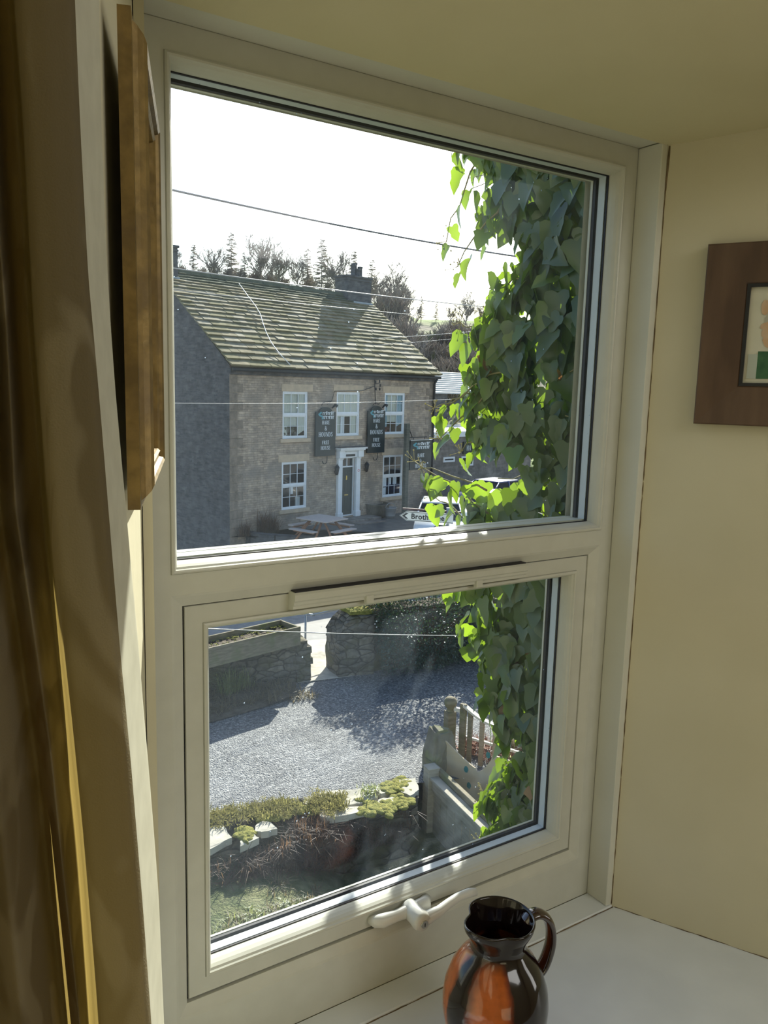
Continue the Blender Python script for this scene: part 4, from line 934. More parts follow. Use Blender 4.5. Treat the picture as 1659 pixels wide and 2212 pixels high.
# ---- low garden wall with stone coping ---------------------------------------
cF = [atz(*p, -3.60) for p in ((380, 1850), (457, 1825), (560, 1790), (700, 1775), (800, 1750), (905, 1720))]
cB_ = [atz(*p, -3.60) for p in ((380, 1755), (457, 1745), (580, 1722), (680, 1705), (780, 1690), (905, 1670))]
gw = thing('garden_wall', 'low garden wall with broken flagstone coping between gravel and lower garden', 'wall', (3.6, 6.3, LOWER)); go = Vector((3.6, 6.3, LOWER))
for i in range(5):
    a, b = cF[i], cF[i + 1]; M_, L_ = frame_along((a.x - go.x, a.y - go.y + .03), (b.x - go.x, b.y - go.y + .03), 0)
    wdt = ((cB_[i] - cF[i]).length + (cB_[i + 1] - cF[i + 1]).length) / 2 - .05
    bm = BM(); lumpy(bm, -.02, L_ + .02, 0, wdt, -.15, .70, M=M_, seg=.11, amp=.03, seed=40 + i); obj('rubble_section', bm, rub_m, gw)
rnd = random.Random(77)
def flag(poly, z, th, seed, name='coping_stone', m=coping_m):
    r2 = random.Random(seed); bm = BM(); n = len(poly)
    tl = Vector((r2.uniform(-.05, .05), r2.uniform(-.05, .05)))
    c = Vector((sum(p[0] for p in poly) / n, sum(p[1] for p in poly) / n))
    P = []
    for i in range(n):
        a, b = Vector(poly[i]), Vector(poly[(i + 1) % n])
        for t in (0, .33, .66): q_ = a.lerp(b, t); P.append(q_ + Vector((r2.uniform(-.012, .012), r2.uniform(-.012, .012))))
    lo2 = [bm.verts.new((p.x - go.x, p.y - go.y, z - go.z - th + (p - c).dot(tl))) for p in P]; hi2 = [bm.verts.new((p.x - go.x, p.y - go.y, z - go.z + (p - c).dot(tl) + r2.uniform(-.004, .004))) for p in P]
    bm.faces.new(hi2); bm.faces.new(lo2[::-1])
    for i in range(len(P)): bm.faces.new([lo2[i], lo2[(i + 1) % len(P)], hi2[(i + 1) % len(P)], hi2[i]])
    o = obj(name, fix(bm), m, gw); return o
# coping stones read from their outlines in the photo, on the wall top plane
flags = [[(400, 1800), (480, 1785), (500, 1812), (457, 1835), (380, 1850)], [(552, 1782), (575, 1772), (600, 1790), (566, 1798), (552, 1795)], [(520, 1815), (545, 1800), (560, 1812), (520, 1825)],
         [(656, 1728), (700, 1712), (770, 1705), (800, 1700), (815, 1722), (790, 1735), (735, 1742), (700, 1752), (655, 1740)], [(690, 1752), (735, 1744), (800, 1738), (800, 1750), (720, 1768), (690, 1766)],
         [(818, 1728), (850, 1722), (855, 1736), (830, 1744), (808, 1744)], [(862, 1688), (898, 1684), (905, 1708), (885, 1720), (862, 1708)], [(800, 1700), (850, 1692), (858, 1706), (820, 1716)]]
for i, fl in enumerate(flags):
    P = [atz(x, y, -3.585) for x, y in fl]; flag([(p.x, p.y) for p in P], -3.575 - .004 * (i % 3), .07, i)
bm = BM(); rnd = random.Random(9)
mossy = [(600, 1748, 42), (640, 1742, 40), (575, 1758, 25), (840, 1698, 22), (870, 1690, 12), (800, 1745, 28), (835, 1740, 22), (870, 1730, 18), (530, 1800, 20)]
for (x, y, r_) in mossy:
    for _ in range(46):
        p = atz(x + rnd.gauss(0, r_ * .42), y + rnd.gauss(0, 6), -3.57) - go
        bmesh.ops.create_icosphere(bm, subdivisions=2, radius=1, matrix=Matrix.Translation((p.x, p.y, p.z - .02)) @ Matrix.Diagonal((rnd.uniform(.03, .075), rnd.uniform(.03, .06), rnd.uniform(.015, .032), 1)))
for v in bm.verts: v.co += noise.noise_vector(v.co * 18) * .014
obj('moss_cushion', bm, moss_m, gw, smooth=True)
def on_cop(n, x0, x1, yf, s, seed, z=-3.56):
    r2 = random.Random(seed); return [tuple(atz((X := r2.uniform(x0, x1)), yf(X) + r2.gauss(0, s), z)) for _ in range(n)]
tufts('dry_turf', 'straw coloured turf along the coping at the left end of the garden wall', 'grass', on_cop(120, 450, 640, lambda x: 1772 - (x - 450) * .17, 8, 1), turf_m, 16, .085, lean=1.2, seed=12)
tufts('dry_turf', 'pale dry moss and grass on the middle of the garden wall', 'grass', on_cop(60, 670, 740, lambda x: 1735, 12, 2), turf_m, 18, .08, lean=1.2, seed=13)
tufts('green_tuft', 'small bright green grass tuft on the garden wall coping', 'grass', on_cop(10, 782, 812, lambda x: 1712, 3, 3), grass_m, 18, .10, lean=.8, seed=14)
tufts('brown_stems', 'bushy brown dead stems rising in front of the garden wall', 'plant', [tuple(atz(640 + rnd.gauss(20, 30), 1775 + rnd.gauss(0, 10), -3.66) + Vector((0, -.12, -.1))) for _ in range(46)], brownstalk_m, 22, .30, wd=.004, lean=.7, seed=15)
tufts('brown_stems', 'dark dead growth hanging on the face of the garden wall', 'plant', [(rnd.uniform(2.3, 4.6), 5.90 + rnd.gauss(0, .04), rnd.uniform(-4.1, -3.72)) for _ in range(170)], brownstalk_m, 22, .20, wd=.004, lean=1.6, seed=16)
# grass and weeds of the lower garden
rnd = random.Random(21)
tufts('lawn_grass', 'sunlit weeds and short grass of the lower garden', 'grass', [((x := rnd.uniform(1.2, 5.2)), (y := rnd.uniform(3.9, 5.35)), low_z(x, y)) for _ in range(900)], grass_m, 9, .10, lean=1.2, seed=17)
tufts('lawn_straw', 'bleached dead stalks among the lower garden grass', 'grass', [((x := rnd.gauss(3.0, .7)), (y := rnd.gauss(5.0, .35)), low_z(x, y)) for _ in range(140)], straw_m, 9, .13, lean=1.5, seed=18)

# ---- boulder, fence, scalloped board and little gate -------------------------
bp_ = atz(935, 1695, -3.70)
bm = BM(); rb_ = random.Random(15)
for (x, y, z) in ((-.19, -.13, 0), (.2, -.15, 0), (.21, .16, 0), (-.18, .17, 0), (-.21, -.14, .45), (.19, -.16, .40), (.2, .15, .5), (-.2, .15, .52), (-.13, -.1, .84), (.10, -.12, .86), (.16, .1, .76), (-.1, .13, .88), (.2, -.02, .62), (-.05, -.18, .6)): bm.verts.new((x * .92, y, z))
bmesh.ops.convex_hull(bm, input=bm.verts[:])
bmesh.ops.bevel(bm, geom=bm.edges[:], offset=.03, segments=2, affect='EDGES'); bmesh.ops.triangulate(bm, faces=bm.faces[:]); bmesh.ops.subdivide_edges(bm, edges=bm.edges[:], cuts=2, use_grid_fill=True)
for v in bm.verts: v.co += noise.noise_vector(v.co * 7) * .012
o = obj('boulder', bm, mat('lichen_stone', (.17, .15, .115), (.27, .245, .19), rough=.9, scale=5, detail=8, bump=.7, bscale=18, c3=(.24, .25, .12), s3=4, l3=.5, h3=.7), smooth=False, loc=(bp_.x + .32, bp_.y + .30, -4.02)); tag(o, 'upright boulder standing on the wall end behind the fence post', 'stone')

fz = -3.60
fa = atz(932, 1672, fz); fb = atz(1075, 1812, fz)
Mf, Lf = frame_along((fa.x, fa.y), (fb.x, fb.y), 0)
fdir = (Vector((fb.x, fb.y, 0)) - Vector((fa.x, fa.y, 0))).normalized()
fence = thing('plank_fence', 'low grey plank fence with a flat top rail running from the square post', 'fence'); place(fence, Mf)
Lf *= 1.9
bm = BM(); box(bm, .06, Lf, -.055, .055, fz - .035, fz); bevel(bm, .004, 1); obj('top_rail', bm, fence_m, fence)
bm = BM(); box(bm, .06, Lf, -.03, -.005, fz - .16, fz - .04); obj('face_rail', bm, fence_m, fence)
x = .08; rnd = random.Random(2)
while x < Lf:
    wd = rnd.uniform(.14, .17); bm = BM(); box(bm, x, x + wd, .0, .022, LOWER + .02, fz - .04 - rnd.uniform(0, .01)); obj('plank', bm, fence_m, fence); x += wd + .012
bm = BM(); box(bm, -.07, .075, -.075, .07, LOWER - .15, fz + .085); bevel(bm, .008, 1); obj('fence_post', bm, fence_m, fence)
bm = BM(); box(bm, -.074, .079, -.079, .074, fz + .086, fz + .10); bevel(bm, .004, 1); obj('post_cap', bm, fence_m, fence)
# mossy second rail behind
M5 = Mf.copy(); M5.translation = Mf.translation + Vector((.13, .24, 0))
rl = thing('mossy_rail', 'mossy timber rail running behind the grey plank fence', 'rail'); place(rl, M5)
bm = BM(); box(bm, -.05, Lf, -.03, .03, fz - .02, fz + .07); bevel(bm, .006, 1); obj('rail', bm, mossy_m, rl)
for x in (.25, 1.5):
    bm = BM(); box(bm, x, x + .07, -.03, .03, LOWER - .1, fz - .021); obj('support', bm, mossy_m, rl)

# scalloped board: plane along the fence direction, behind it
bz = -3.28
b0_, b1_ = atz(962, 1600, bz), atz(1099, 1642, bz - .0)
Mb, Lb = frame_along((b0_.x, b0_.y), (b1_.x, b1_.y), 0)
sbd = thing('scalloped_board', 'tan plywood board with scooped top edge and teal spots behind the fence', 'board'); place(sbd, Mb)
prof_ = []; NB = 48
for i in range(NB + 1):
    t = i / NB
    if t < .62: z = -.27 * math.sin(math.pi * min(1, (t / .62)) * .5) ** 1.0 if t < .40 else -.27 * math.cos((t - .40) / .22 * math.pi / 2)
    else: z = -.0 - .02 * (t - .62)
    prof_.append((t * Lb * 1.25, bz + z))
bm = BM(); th = .02; fr = []; bk = []
for (x, z) in prof_: fr.append((bm.verts.new((x, 0, z)), bm.verts.new((x, 0, -4.4)))); bk.append((bm.verts.new((x, th, z)), bm.verts.new((x, th, -4.4))))
for i in range(NB):
    bm.faces.new([fr[i][1], fr[i + 1][1], fr[i + 1][0], fr[i][0]]); bm.faces.new([bk[i][0], bk[i + 1][0], bk[i + 1][1], bk[i][1]]); bm.faces.new([fr[i][0], fr[i + 1][0], bk[i + 1][0], bk[i][0]])
bm.faces.new([fr[0][0], bk[0][0], bk[0][1], fr[0][1]]); bm.faces.new([fr[-1][0], fr[-1][1], bk[-1][1], bk[-1][0]])
obj('plywood_panel', fix(bm), board_m, sbd)
Mbi = Mb.inverted(); nb_v = (Mb.to_3x3() @ Vector((0, 1, 0)))
bm = BM()
for (x, y) in ((1055, 1631), (1007, 1662), (1013, 1697)):
    bm = BM(); p = Mbi @ on_plane(x, y, nb_v, Mb.translation); blob(bm, p.x, p.z, .028, .04, -.003, seed=int(x)); obj('painted_spot', bm, dot_m, sbd)

# ball-topped post with a little slatted gate
gz_ = -3.70
pb_ = on_plane(974, 1505, nb_v, Mb.translation + nb_v * .45)
gp_ = thing('ball_top_post', 'dark mossy gate post with a ball finial', 'post', (pb_.x, pb_.y, gz_ - .3), (0, 0, math.atan2(fdir.y, fdir.x)))
htop = pb_.z - (gz_ - .3)
bm = BM(); box(bm, -.06, .06, -.06, .06, 0, htop - .19); bevel(bm, .006, 1); obj('post_shaft', bm, mossy_m, gp_)
bm = BM(); lathe(bm, [(.001, htop - .19), (.05, htop - .19), (.055, htop - .18), (.04, htop - .165), (.045, htop - .15), (.068, htop - .125), (.081, htop - .085), (.08, htop - .05), (.062, htop - .018), (.03, htop - .003), (.001, htop)], 28); obj('ball_finial', bm, mossy_m, gp_, smooth=True)
Mg = Mb.copy(); Mg.translation = Vector((pb_.x, pb_.y, 0))
rz_ = on_plane(1003, 1521, nb_v, Mg.translation).z
gt = thing('slatted_gate', 'small slatted wooden gate with a pale curved top rail beside the ball post', 'gate'); place(gt, Mg)
Mgi = Mg.inverted()
g0 = Mgi @ on_plane(1003, 1521, nb_v, Mg.translation); g1 = Mgi @ on_plane(1087, 1569, nb_v, Mg.translation); gm = Mgi @ on_plane(1050, 1552, nb_v, Mg.translation)
bm = BM(); L = []
for i in range(17):
    t = i / 16; x = g0.x + (g1.x - g0.x) * t; z = g0.z * (1 - t) + g1.z * t - .05 * math.sin(math.pi * t); L.append([bm.verts.new(p) for p in ((x, -.035, z - .03), (x, .035, z - .03), (x, .035, z), (x, -.035, z))])
for a, b in zip(L, L[1:]):
    for k in range(4): bm.faces.new([a[k], a[(k + 1) % 4], b[(k + 1) % 4], b[k]])
bm.faces.new(L[0][::-1]); bm.faces.new(L[-1])
palewood = mat('pale_rail_wood', (.55, .50, .42), (.66, .61, .53), rough=.6, scale=8, stretch=(8, 1, 1)); 
obj('curved_top_rail', fix(bm), palewood, gt)
for i, px in enumerate((1000, 1016, 1042, 1072)):
    x = (Mgi @ on_plane(px, 1560, nb_v, Mg.translation)).x; t = max(0, min(1, (x - g0.x) / (g1.x - g0.x))); zt_ = g0.z * (1 - t) + g1.z * t - .05 * math.sin(math.pi * t) - .03
    bm = BM(); box(bm, x - (.04 if i == 0 else .026), x + (.04 if i == 0 else .026), -.02, .02, gz_ - .1, zt_ + (.03 if i == 0 else 0)); o = obj('gate_slat', bm, mossy_m if i < 2 else tan_m, gt)
for dz in (.42, .80):
    bm = BM(); box(bm, g0.x - .04, g1.x + .3, .021, .05, g0.z - dz - .03, g0.z - dz); obj('cross_rail', bm, palewood, gt)
bm = BM(); box(bm, .06, g0.x, -.02, .02, g0.z - .12, g0.z - .07); obj('hinge_rail', bm, palewood, gt)
tufts('leaf_litter', 'reddish brown dead leaves and twigs behind the little gate', 'plant', [tuple(Mg @ Vector((g0.x + rnd.uniform(-.1, 1.0), rnd.uniform(.1, .5), gz_ + .02))) for _ in range(60)], mat('red_brown_litter', (.22, .10, .07), (.35, .2, .14), rough=.9, scale=20), 16, .30, lean=1.0, seed=44)
tufts('shrub_tangle', 'straw coloured tangle of twigs behind the gate rail near the ivy', 'plant', [tuple(Mg @ Vector((g0.x + rnd.uniform(.35, 1.4), rnd.uniform(.3, .8), gz_ + .05))) for _ in range(60)], straw_m, 14, .55, lean=.8, seed=45)

# ------------------------------------------------------------------ the pub
PP = Vector((10.322, 24.991, PUBG)); PR = R(14.2)
PM = Matrix.Translation(PP) @ Matrix.Rotation(PR, 4, 'Z')
pub = thing('stone_pub', 'two storey sandstone pub with stone slate roof, white door surround and sash windows', 'building', PP, (0, 0, PR))
UL, UR, DEP, RH, EZ = 0.0, 10.86, 4.386, 3.46, 5.62
slope = RH / (DEP + .25)
holes = {'w1': (2.32, 3.52, 3.33, 5.03), 'w2': (5.00, 6.26, 3.36, 5.05), 'w3': (7.70, 8.95, 3.36, 5.05), 'g1': (2.30, 3.52, .72, 2.48), 'g3': (7.70, 8.95, .75, 2.50), 'door': (5.28, 6.04, .18, 2.52)}
bm = BM(); wall_holes(bm, UL, UR, -.4, EZ + .25, 0, list(holes.values()), .14)
quad(bm, (UR, 0, -.4), (UR, 2 * DEP, -.4), (UR, 2 * DEP, EZ + .25), (UR, 0, EZ + .25)); bm.faces.new([bm.verts.new(p) for p in ((UR, 0, EZ + .25), (UR, 2 * DEP, EZ + .25), (UR, DEP, EZ + .2 + RH))])
quad(bm, (UL, 2 * DEP, -.4), (UR, 2 * DEP, -.4), (UR, 2 * DEP, EZ + .25), (UL, 2 * DEP, EZ + .25))
obj('front_wall', bm, stone_m, pub)
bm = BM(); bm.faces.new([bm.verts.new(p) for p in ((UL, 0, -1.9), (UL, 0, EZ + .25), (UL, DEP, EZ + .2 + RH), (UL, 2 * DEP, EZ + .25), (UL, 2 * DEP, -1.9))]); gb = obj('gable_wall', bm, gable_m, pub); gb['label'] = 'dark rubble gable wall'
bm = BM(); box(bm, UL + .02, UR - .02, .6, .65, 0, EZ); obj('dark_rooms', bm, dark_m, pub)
# slates: courses get shorter towards the ridge
rs = thing('x', 'x', 'x'); bpy.data.objects.remove(rs)
SL = math.hypot(DEP + .28, RH + .02); sa = math.atan2(RH + .02, DEP + .28)
bm = BM(); rnd = random.Random(8); s = 0.0; k = 0; ncourse = 22
exps = [.36 - .19 * i / (ncourse - 1) for i in range(ncourse)]; sc_ = SL / sum(exps); exps = [e * sc_ for e in exps]
co, si = math.cos(sa), math.sin(sa)
def rp_(u, s_, h): return (u, -.28 + s_ * co - h * si, EZ + .20 + s_ * si + h * co)
for e in exps:
    u = UL - .12 + rnd.uniform(-.03, .0)
    while u < UR + .12:
        wd = rnd.uniform(.30, .70) * (.65 + .5 * e / .36); u1 = min(u + wd, UR + .14)
        dz = rnd.uniform(-.006, .010); th_ = .048 + rnd.uniform(0, .02); ov = rnd.uniform(-.012, .014)
        a = [bm.verts.new(rp_(uu, ss, hh)) for uu, ss, hh in ((u + .007, s - ov, .03 + dz), (u1 - .007, s - ov, .03 + dz + rnd.uniform(-.005, .005)), (u1 - .007, s + e + .05, .0 + dz), (u + .007, s + e + .05, .0 + dz))]
        b = [bm.verts.new(rp_(uu, ss, hh)) for uu, ss, hh in ((u + .007, s - ov, .03 + dz + th_), (u1 - .007, s - ov, .03 + dz + th_), (u1 - .007, s + e + .05, .01 + dz + .012), (u + .007, s + e + .05, .01 + dz + .012))]
        mi_ = rnd.choice((0, 0, 1, 2)) if k < 19 else 3; F_ = [bm.faces.new(b), bm.faces.new(a[::-1])]
        for i in range(4): F_.append(bm.faces.new([a[i], a[(i + 1) % 4], b[(i + 1) % 4], b[i]]))
        for f_ in F_: f_.material_index = mi_
        u = u1
    s += e; k += 1
quad(bm, rp_(UL - .1, 0, 0), rp_(UR + .1, 0, 0), rp_(UR + .1, SL, 0), rp_(UL - .1, SL, 0))
zr = EZ + .22 + RH
quad(bm, (UL - .1, DEP, zr), (UR + .1, DEP, zr), (UR + .1, 2 * DEP + .28, EZ + .2), (UL - .1, 2 * DEP + .28, EZ + .2))
obj('slate_roof', bm, [slate_m, slate2_m, slate3_m, ridge_m], pub)
bm = BM(); u = UL + .45
while u < UR - 1.6:
    l = rnd.uniform(.42, .6); a = [( -.17, zr - .06), (-.05, zr + .13), (.05, zr + .13), (.17, zr - .06)]; dz = rnd.uniform(-.012, .012)
    p = [bm.verts.new((u + .008, DEP + y, z + dz)) for y, z in a]; q_ = [bm.verts.new((u + l, DEP + y, z + dz)) for y, z in a]
    for i in range(3): bm.faces.new([p[i], q_[i], q_[i + 1], p[i + 1]])
    bm.faces.new(p); bm.faces.new(q_[::-1]); u += l
obj('ridge_stones', fix(bm), ridge_m, pub)
# gutter and pipe
bm = BM(); box(bm, UL - .05, UR + .1, -.30, -.17, EZ + .06, EZ + .17); bevel(bm, .02, 1); obj('gutter', bm, black_m, pub)
bm = BM(); box(bm, UL - .0, UR, -.06, .0, EZ - .06, EZ + .16); obj('eaves_stone', bm, gable_m, pub)
bm = BM(); tube(bm, [(UR - .09, -.24, EZ + .1), (UR - .09, -.08, EZ - .15), (UR - .09, -.08, -.2)], .05, n=10); obj('drainpipe', bm, black_m, pub)
quoin_dummy = 0
# chimneys
def chimney(u0, u1, name, pots):
    c = bpy.data.objects.new(name, None); COL.objects.link(c); c.parent = pub
    bm = BM(); box(bm, u0, u1, DEP - .42, DEP + .42, EZ + RH - .7, EZ + RH + 1.02); obj('chimney_stack', bm, gable_m, c)
    bm = BM(); box(bm, u0 - .05, u1 + .05, DEP - .48, DEP + .48, EZ + RH + 1.021, EZ + RH + 1.11); bevel(bm, .015, 1)
    box(bm, u0 - .02, u1 + .02, DEP - .45, DEP + .45, EZ + RH + .90, EZ + RH + .96); obj('chimney_cap', bm, gable_m, c)
    bm = BM(); box(bm, u0 + .3, u1 + .04, DEP - .50, DEP - .43, EZ + RH - .42, EZ + RH - .02); obj('lead_flashing', bm, mat('lead', (.32, .36, .40), (.42, .46, .5), rough=.5, scale=6), c)
    for (pu, pv, ph) in pots:
        bm = BM(); z0 = EZ + RH + 1.11; lathe(bm, [(.12, z0), (.14, z0 + .05), (.105, z0 + .08), (.10, z0 + ph - .08), (.125, z0 + ph - .06), (.125, z0 + ph), (.08, z0 + ph), (.08, z0 + .1)], 16, cx=pu, cy=DEP + pv); obj('chimney_pot', bm, gable_m, c, smooth=True)
chimney(9.40, UR + .02, 'chimney', [(9.98, -.12, .52), (10.25, .05, .62), (10.50, -.05, .48), (10.2, -.2, .35)])
chimney(-.15, .62, 'chimney', [(.2, 0, .3)])
# dressed stones
for nm, h_ in holes.items():
    if nm == 'door': continue
    lw_ = {'w1': (2.27, 3.76), 'w2': (4.82, 6.44), 'w3': (7.58, 9.2), 'g1': (2.14, 3.62), 'g3': (7.6, 9.1)}[nm]
    bm = BM(); box(bm, lw_[0], lw_[1], -.02, .10, h_[3] + .001, h_[3] + .27); bevel(bm, .008, 1); obj('lintel', bm, dress_m, pub)
    bm = BM(); box(bm, h_[0] - .12, h_[1] + .12, -.07, .12, h_[2] - .14, h_[2] - .001); bevel(bm, .008, 1); obj('window_sill', bm, dress_m, pub)
for side in (0, 1):
    bm = BM(); z = -.3; k = 0
    while z < EZ - .1:
        l = .55 if k % 2 else .32
        if side == 0: box(bm, UL - .012, UL + l, -.012, .0, z, z + .29)
        else: box(bm, UR - l, UR + .012, -.012, .0, z, z + .29)
        z += .31; k += 1
    obj('quoins', bm, quoin_m, pub)
# sash windows
def sash_window(nm, h_, drape):
    x0, x1, z0, z1 = h_; c = bpy.data.objects.new('sash_window', None); COL.objects.link(c); c.parent = pub
    y0 = .035
    bm = BM(); ring(bm, x0, x1, z0, z1, [(0, y0), (0, y0 - .015), (.055, y0 - .015), (.055, y0 + .05)]); zm = (z0 + z1) / 2
    box(bm, x0 + .05, x1 - .05, y0 - .012, y0 + .05, zm - .035, zm + .035)
    ring(bm, x0 + .055, x1 - .055, zm + .03, z1 - .05, [(0, y0), (.045, y0), (.045, y0 + .03)])
    ring(bm, x0 + .055, x1 - .055, z0 + .05, zm - .03, [(0, y0 + .02), (.045, y0 + .02), (.045, y0 + .05)])
    obj('sash_frame', fix(bm), white_m, c)
    bm = BM(); w3 = (x1 - x0 - .2) / 3
    for (a, b, yy) in ((zm + .07, z1 - .1, y0), (z0 + .1, zm - .07, y0 + .02)):
        for i in (1, 2): box(bm, x0 + .1 + i * w3 - .009, x0 + .1 + i * w3 + .009, yy, yy + .03, a, b)
        m_ = (a + b) / 2; box(bm, x0 + .1, x1 - .1, yy, yy + .03, m_ - .008, m_ + .008)
    obj('glazing_bars', bm, white_m, c)
    bm = BM(); box(bm, x0 + .09, x1 - .09, y0 + .022, y0 + .026, z0 + .08, z1 - .08); obj('window_glass', bm, pubglass_m, c)
    rnd = random.Random(hash(nm) % 99)
    lay = [0]
    def cloth(xa, xb, za, zb, m_, wob=.012, ed=0):
        lay[0] += 1; bm = BM(); n = 40; P = []
        for i in range(n + 1):
            t = i / n; x = xa + (xb - xa) * t; y = y0 + .10 - lay[0] * .018 + wob * .5 * math.sin(t * (xb - xa) * 55)
            P.append((bm.verts.new((x, y, za + ed * t)), bm.verts.new((x, y, zb))))
        for a, b in zip(P, P[1:]): bm.faces.new([a[0], b[0], b[1], a[1]])
        o = obj('net_curtain', bm, m_, c, smooth=True); return o
    if drape == 1:
        cloth(x0 + .02, x1 - .02, z0 + .45, z1, drape_m); cloth(x0 + .02, x0 + .3, z0, z1, drape_m); cloth(x1 - .42, x1 - .02, z0 + .12, z1, drape_m, ed=.2)
        bm = BM()
        for _ in range(16): bmesh.ops.create_icosphere(bm, subdivisions=1, radius=rnd.uniform(.05, .09), matrix=Matrix.Translation((rnd.uniform(x0 + .15, x1 - .4), y0 + .10, z0 + rnd.uniform(.08, .4))))
        obj('sill_flowers', bm, mat('dull_flowers', (.05, .06, .03), (.22, .2, .17), rough=.9, scale=9, lo=.4, hi=.6), c)
    if drape == 2:
        cloth(x0 + .02, x0 + .32, z0, z1, drape_m); cloth(x1 - .45, x1 - .02, z0, z1, drape_m); cloth(x0 + .3, x0 + .5, z0, z0 + .8, white_m)
        cloth(x0 + .02, x1 - .02, zm - .1, z1, drape_m)
    if drape == 3:
        cloth(x0 + .02, x1 - .02, z0 + .5, z1, drape_m); cloth(x1 - .42, x1 - .02, z0 + .3, z1, blue_drape_m, ed=.15); cloth(x0 + .02, x0 + .25, z0 + .3, z1, blue_drape_m)
        bm = BM()
        for _ in range(9): bmesh.ops.create_icosphere(bm, subdivisions=1, radius=rnd.uniform(.05, .08), matrix=Matrix.Translation((rnd.uniform(x0 + .12, x0 + .5), y0 + .10, z0 + rnd.uniform(.08, .3))))
        obj('sill_flowers', bm, mat('dull_red_flowers', (.06, .03, .03), (.2, .08, .08), rough=.9, scale=9, lo=.4, hi=.6), c)
    if drape == 4:
        for (a, b, p_, q_) in ((.15, .34, .75, 1.0), (.45, .6, .6, .8), (.65, .95, .55, .82)):
            pass
        bm = BM(); box(bm, x0 + .5, x0 + .62, y0 + .05, y0 + .052, z0 + .55, z0 + .8); obj('white_notice', bm, white_m, c); bm = BM(); box(bm, x0 + .12, x0 + .32, y0 + .3, y0 + .32, z0 + .1, z0 + .3); obj('white_notice', bm, white_m, c)
        cloth(x0 + .75, x0 + .98, z0 + .05, z0 + .42, mat('pale_lampshade', (.5, .52, .5), rough=.9))
    if drape == 5:
        bm = BM()
        for (a, b, p_, q_) in ((.12, .32, .45, .8), (.5, .62, .5, .78), (.72, .95, .5, .85), (.12, .3, .1, .4)):
            bm = BM(); box(bm, x0 + a, x0 + b, y0 + .05, y0 + .052, z0 + p_, z0 + q_); obj('white_notice', bm, white_m, c)
for nm, dr in (('w1', 1), ('w2', 2), ('w3', 3), ('g1', 4), ('g3', 5)): sash_window(nm, holes[nm], dr)
# door with surround
dr = bpy.data.objects.new('front_door', None); COL.objects.link(dr); dr.parent = pub
bm = BM(); box(bm, 5.33, 6.0, .07, .12, .19, 2.12); bevel(bm, .006, 1)
for (a, b, c_, d_) in ((5.39, 5.62, .35, .95), (5.71, 5.94, .35, .95), (5.39, 5.62, 1.15, 1.95), (5.71, 5.94, 1.15, 1.95)): ring(bm, a, b, c_, d_, [(0, .07), (.012, .058), (.03, .058), (.04, .07)])
obj('door_leaf', fix(bm), door_m, dr)
bm = BM(); box(bm, 5.62, 5.68, .04, .07, 1.62, 1.78); box(bm, 5.56, 5.76, .05, .07, 1.0, 1.04); obj('brass_knocker', bm, mat('brass', (.5, .4, .12), rough=.3, metal=.8), dr)
bm = BM(); ring(bm, 5.28, 6.04, .18, 2.52, [(0, .10), (0, .03), (.05, .03), (.05, .10)]); box(bm, 5.31, 6.01, .03, .1, 2.12, 2.17); box(bm, 5.645, 5.675, .04, .1, 2.17, 2.48); obj('door_frame', fix(bm), white_m, dr)
bm = BM(); box(bm, 5.33, 5.99, .08, .085, 2.17, 2.48); obj('fanlight_glass', bm, pubglass_m, dr)
ds = bpy.data.objects.new('door_surround', None); COL.objects.link(ds); ds.parent = pub
for a, b in ((5.05, 5.28), (6.04, 6.27)):
    bm = BM(); box(bm, a, b, -.12, .03, .14, 2.50); box(bm, a - .03, b + .03, -.15, .03, .14, .36); box(bm, a - .02, b + .02, -.14, .03, 2.44, 2.52)
    cx_ = a if a < 5.5 else b; sg = -1 if a < 5.5 else 1
    box(bm, a - (.05 if sg < 0 else 0), b + (.05 if sg > 0 else 0), -.24, .0, 2.52, 2.80); bevel(bm, .012, 1); obj('pilaster', bm, white_m, ds)
bm = BM(); box(bm, 5.05, 6.27, -.14, .0, 2.521, 2.82); box(bm, 4.98, 6.34, -.30, .0, 2.80, 2.86); box(bm, 4.92, 6.40, -.36, .0, 2.86, 2.92)
for i in range(22): box(bm, 5.12 + i * .05, 5.145 + i * .05, -.17, -.14, 2.74, 2.80)
obj('cornice', bm, white_m, ds)
bm = BM(); box(bm, 4.90, 6.42, -.38, .02, 2.921, 2.95); obj('cornice_slate', bm, gable_m, ds)
bm = BM(); box(bm, 5.42, 5.92, -.146, -.141, 2.56, 2.65); obj('licence_plate', bm, black_m, ds)
bm = BM(); ring(bm, 6.10, 6.22, -.125 - .0, .0, [(0, 0)]) if False else tube(bm, [(6.155, -.121, 1.98), (6.155, -.124, 1.98)], [.055, .055], n=20); tube(bm, [(6.155, -.1245, 1.98), (6.155, -.1255, 1.98)], [.04, .04], n=20, mi=1); box(bm, 6.12, 6.19, -.125, -.121, 1.72, 1.86, mi=1); obj('no_smoking_sign', bm, [redm, white_m], ds)
bm = BM(); box(bm, 5.15, 6.9, -.75, -.0, -.15, .13); bevel(bm, .015, 1); box(bm, 5.3, 6.7, -1.15, -.76, -.2, .04); obj('door_step', bm, ext_m, pub)
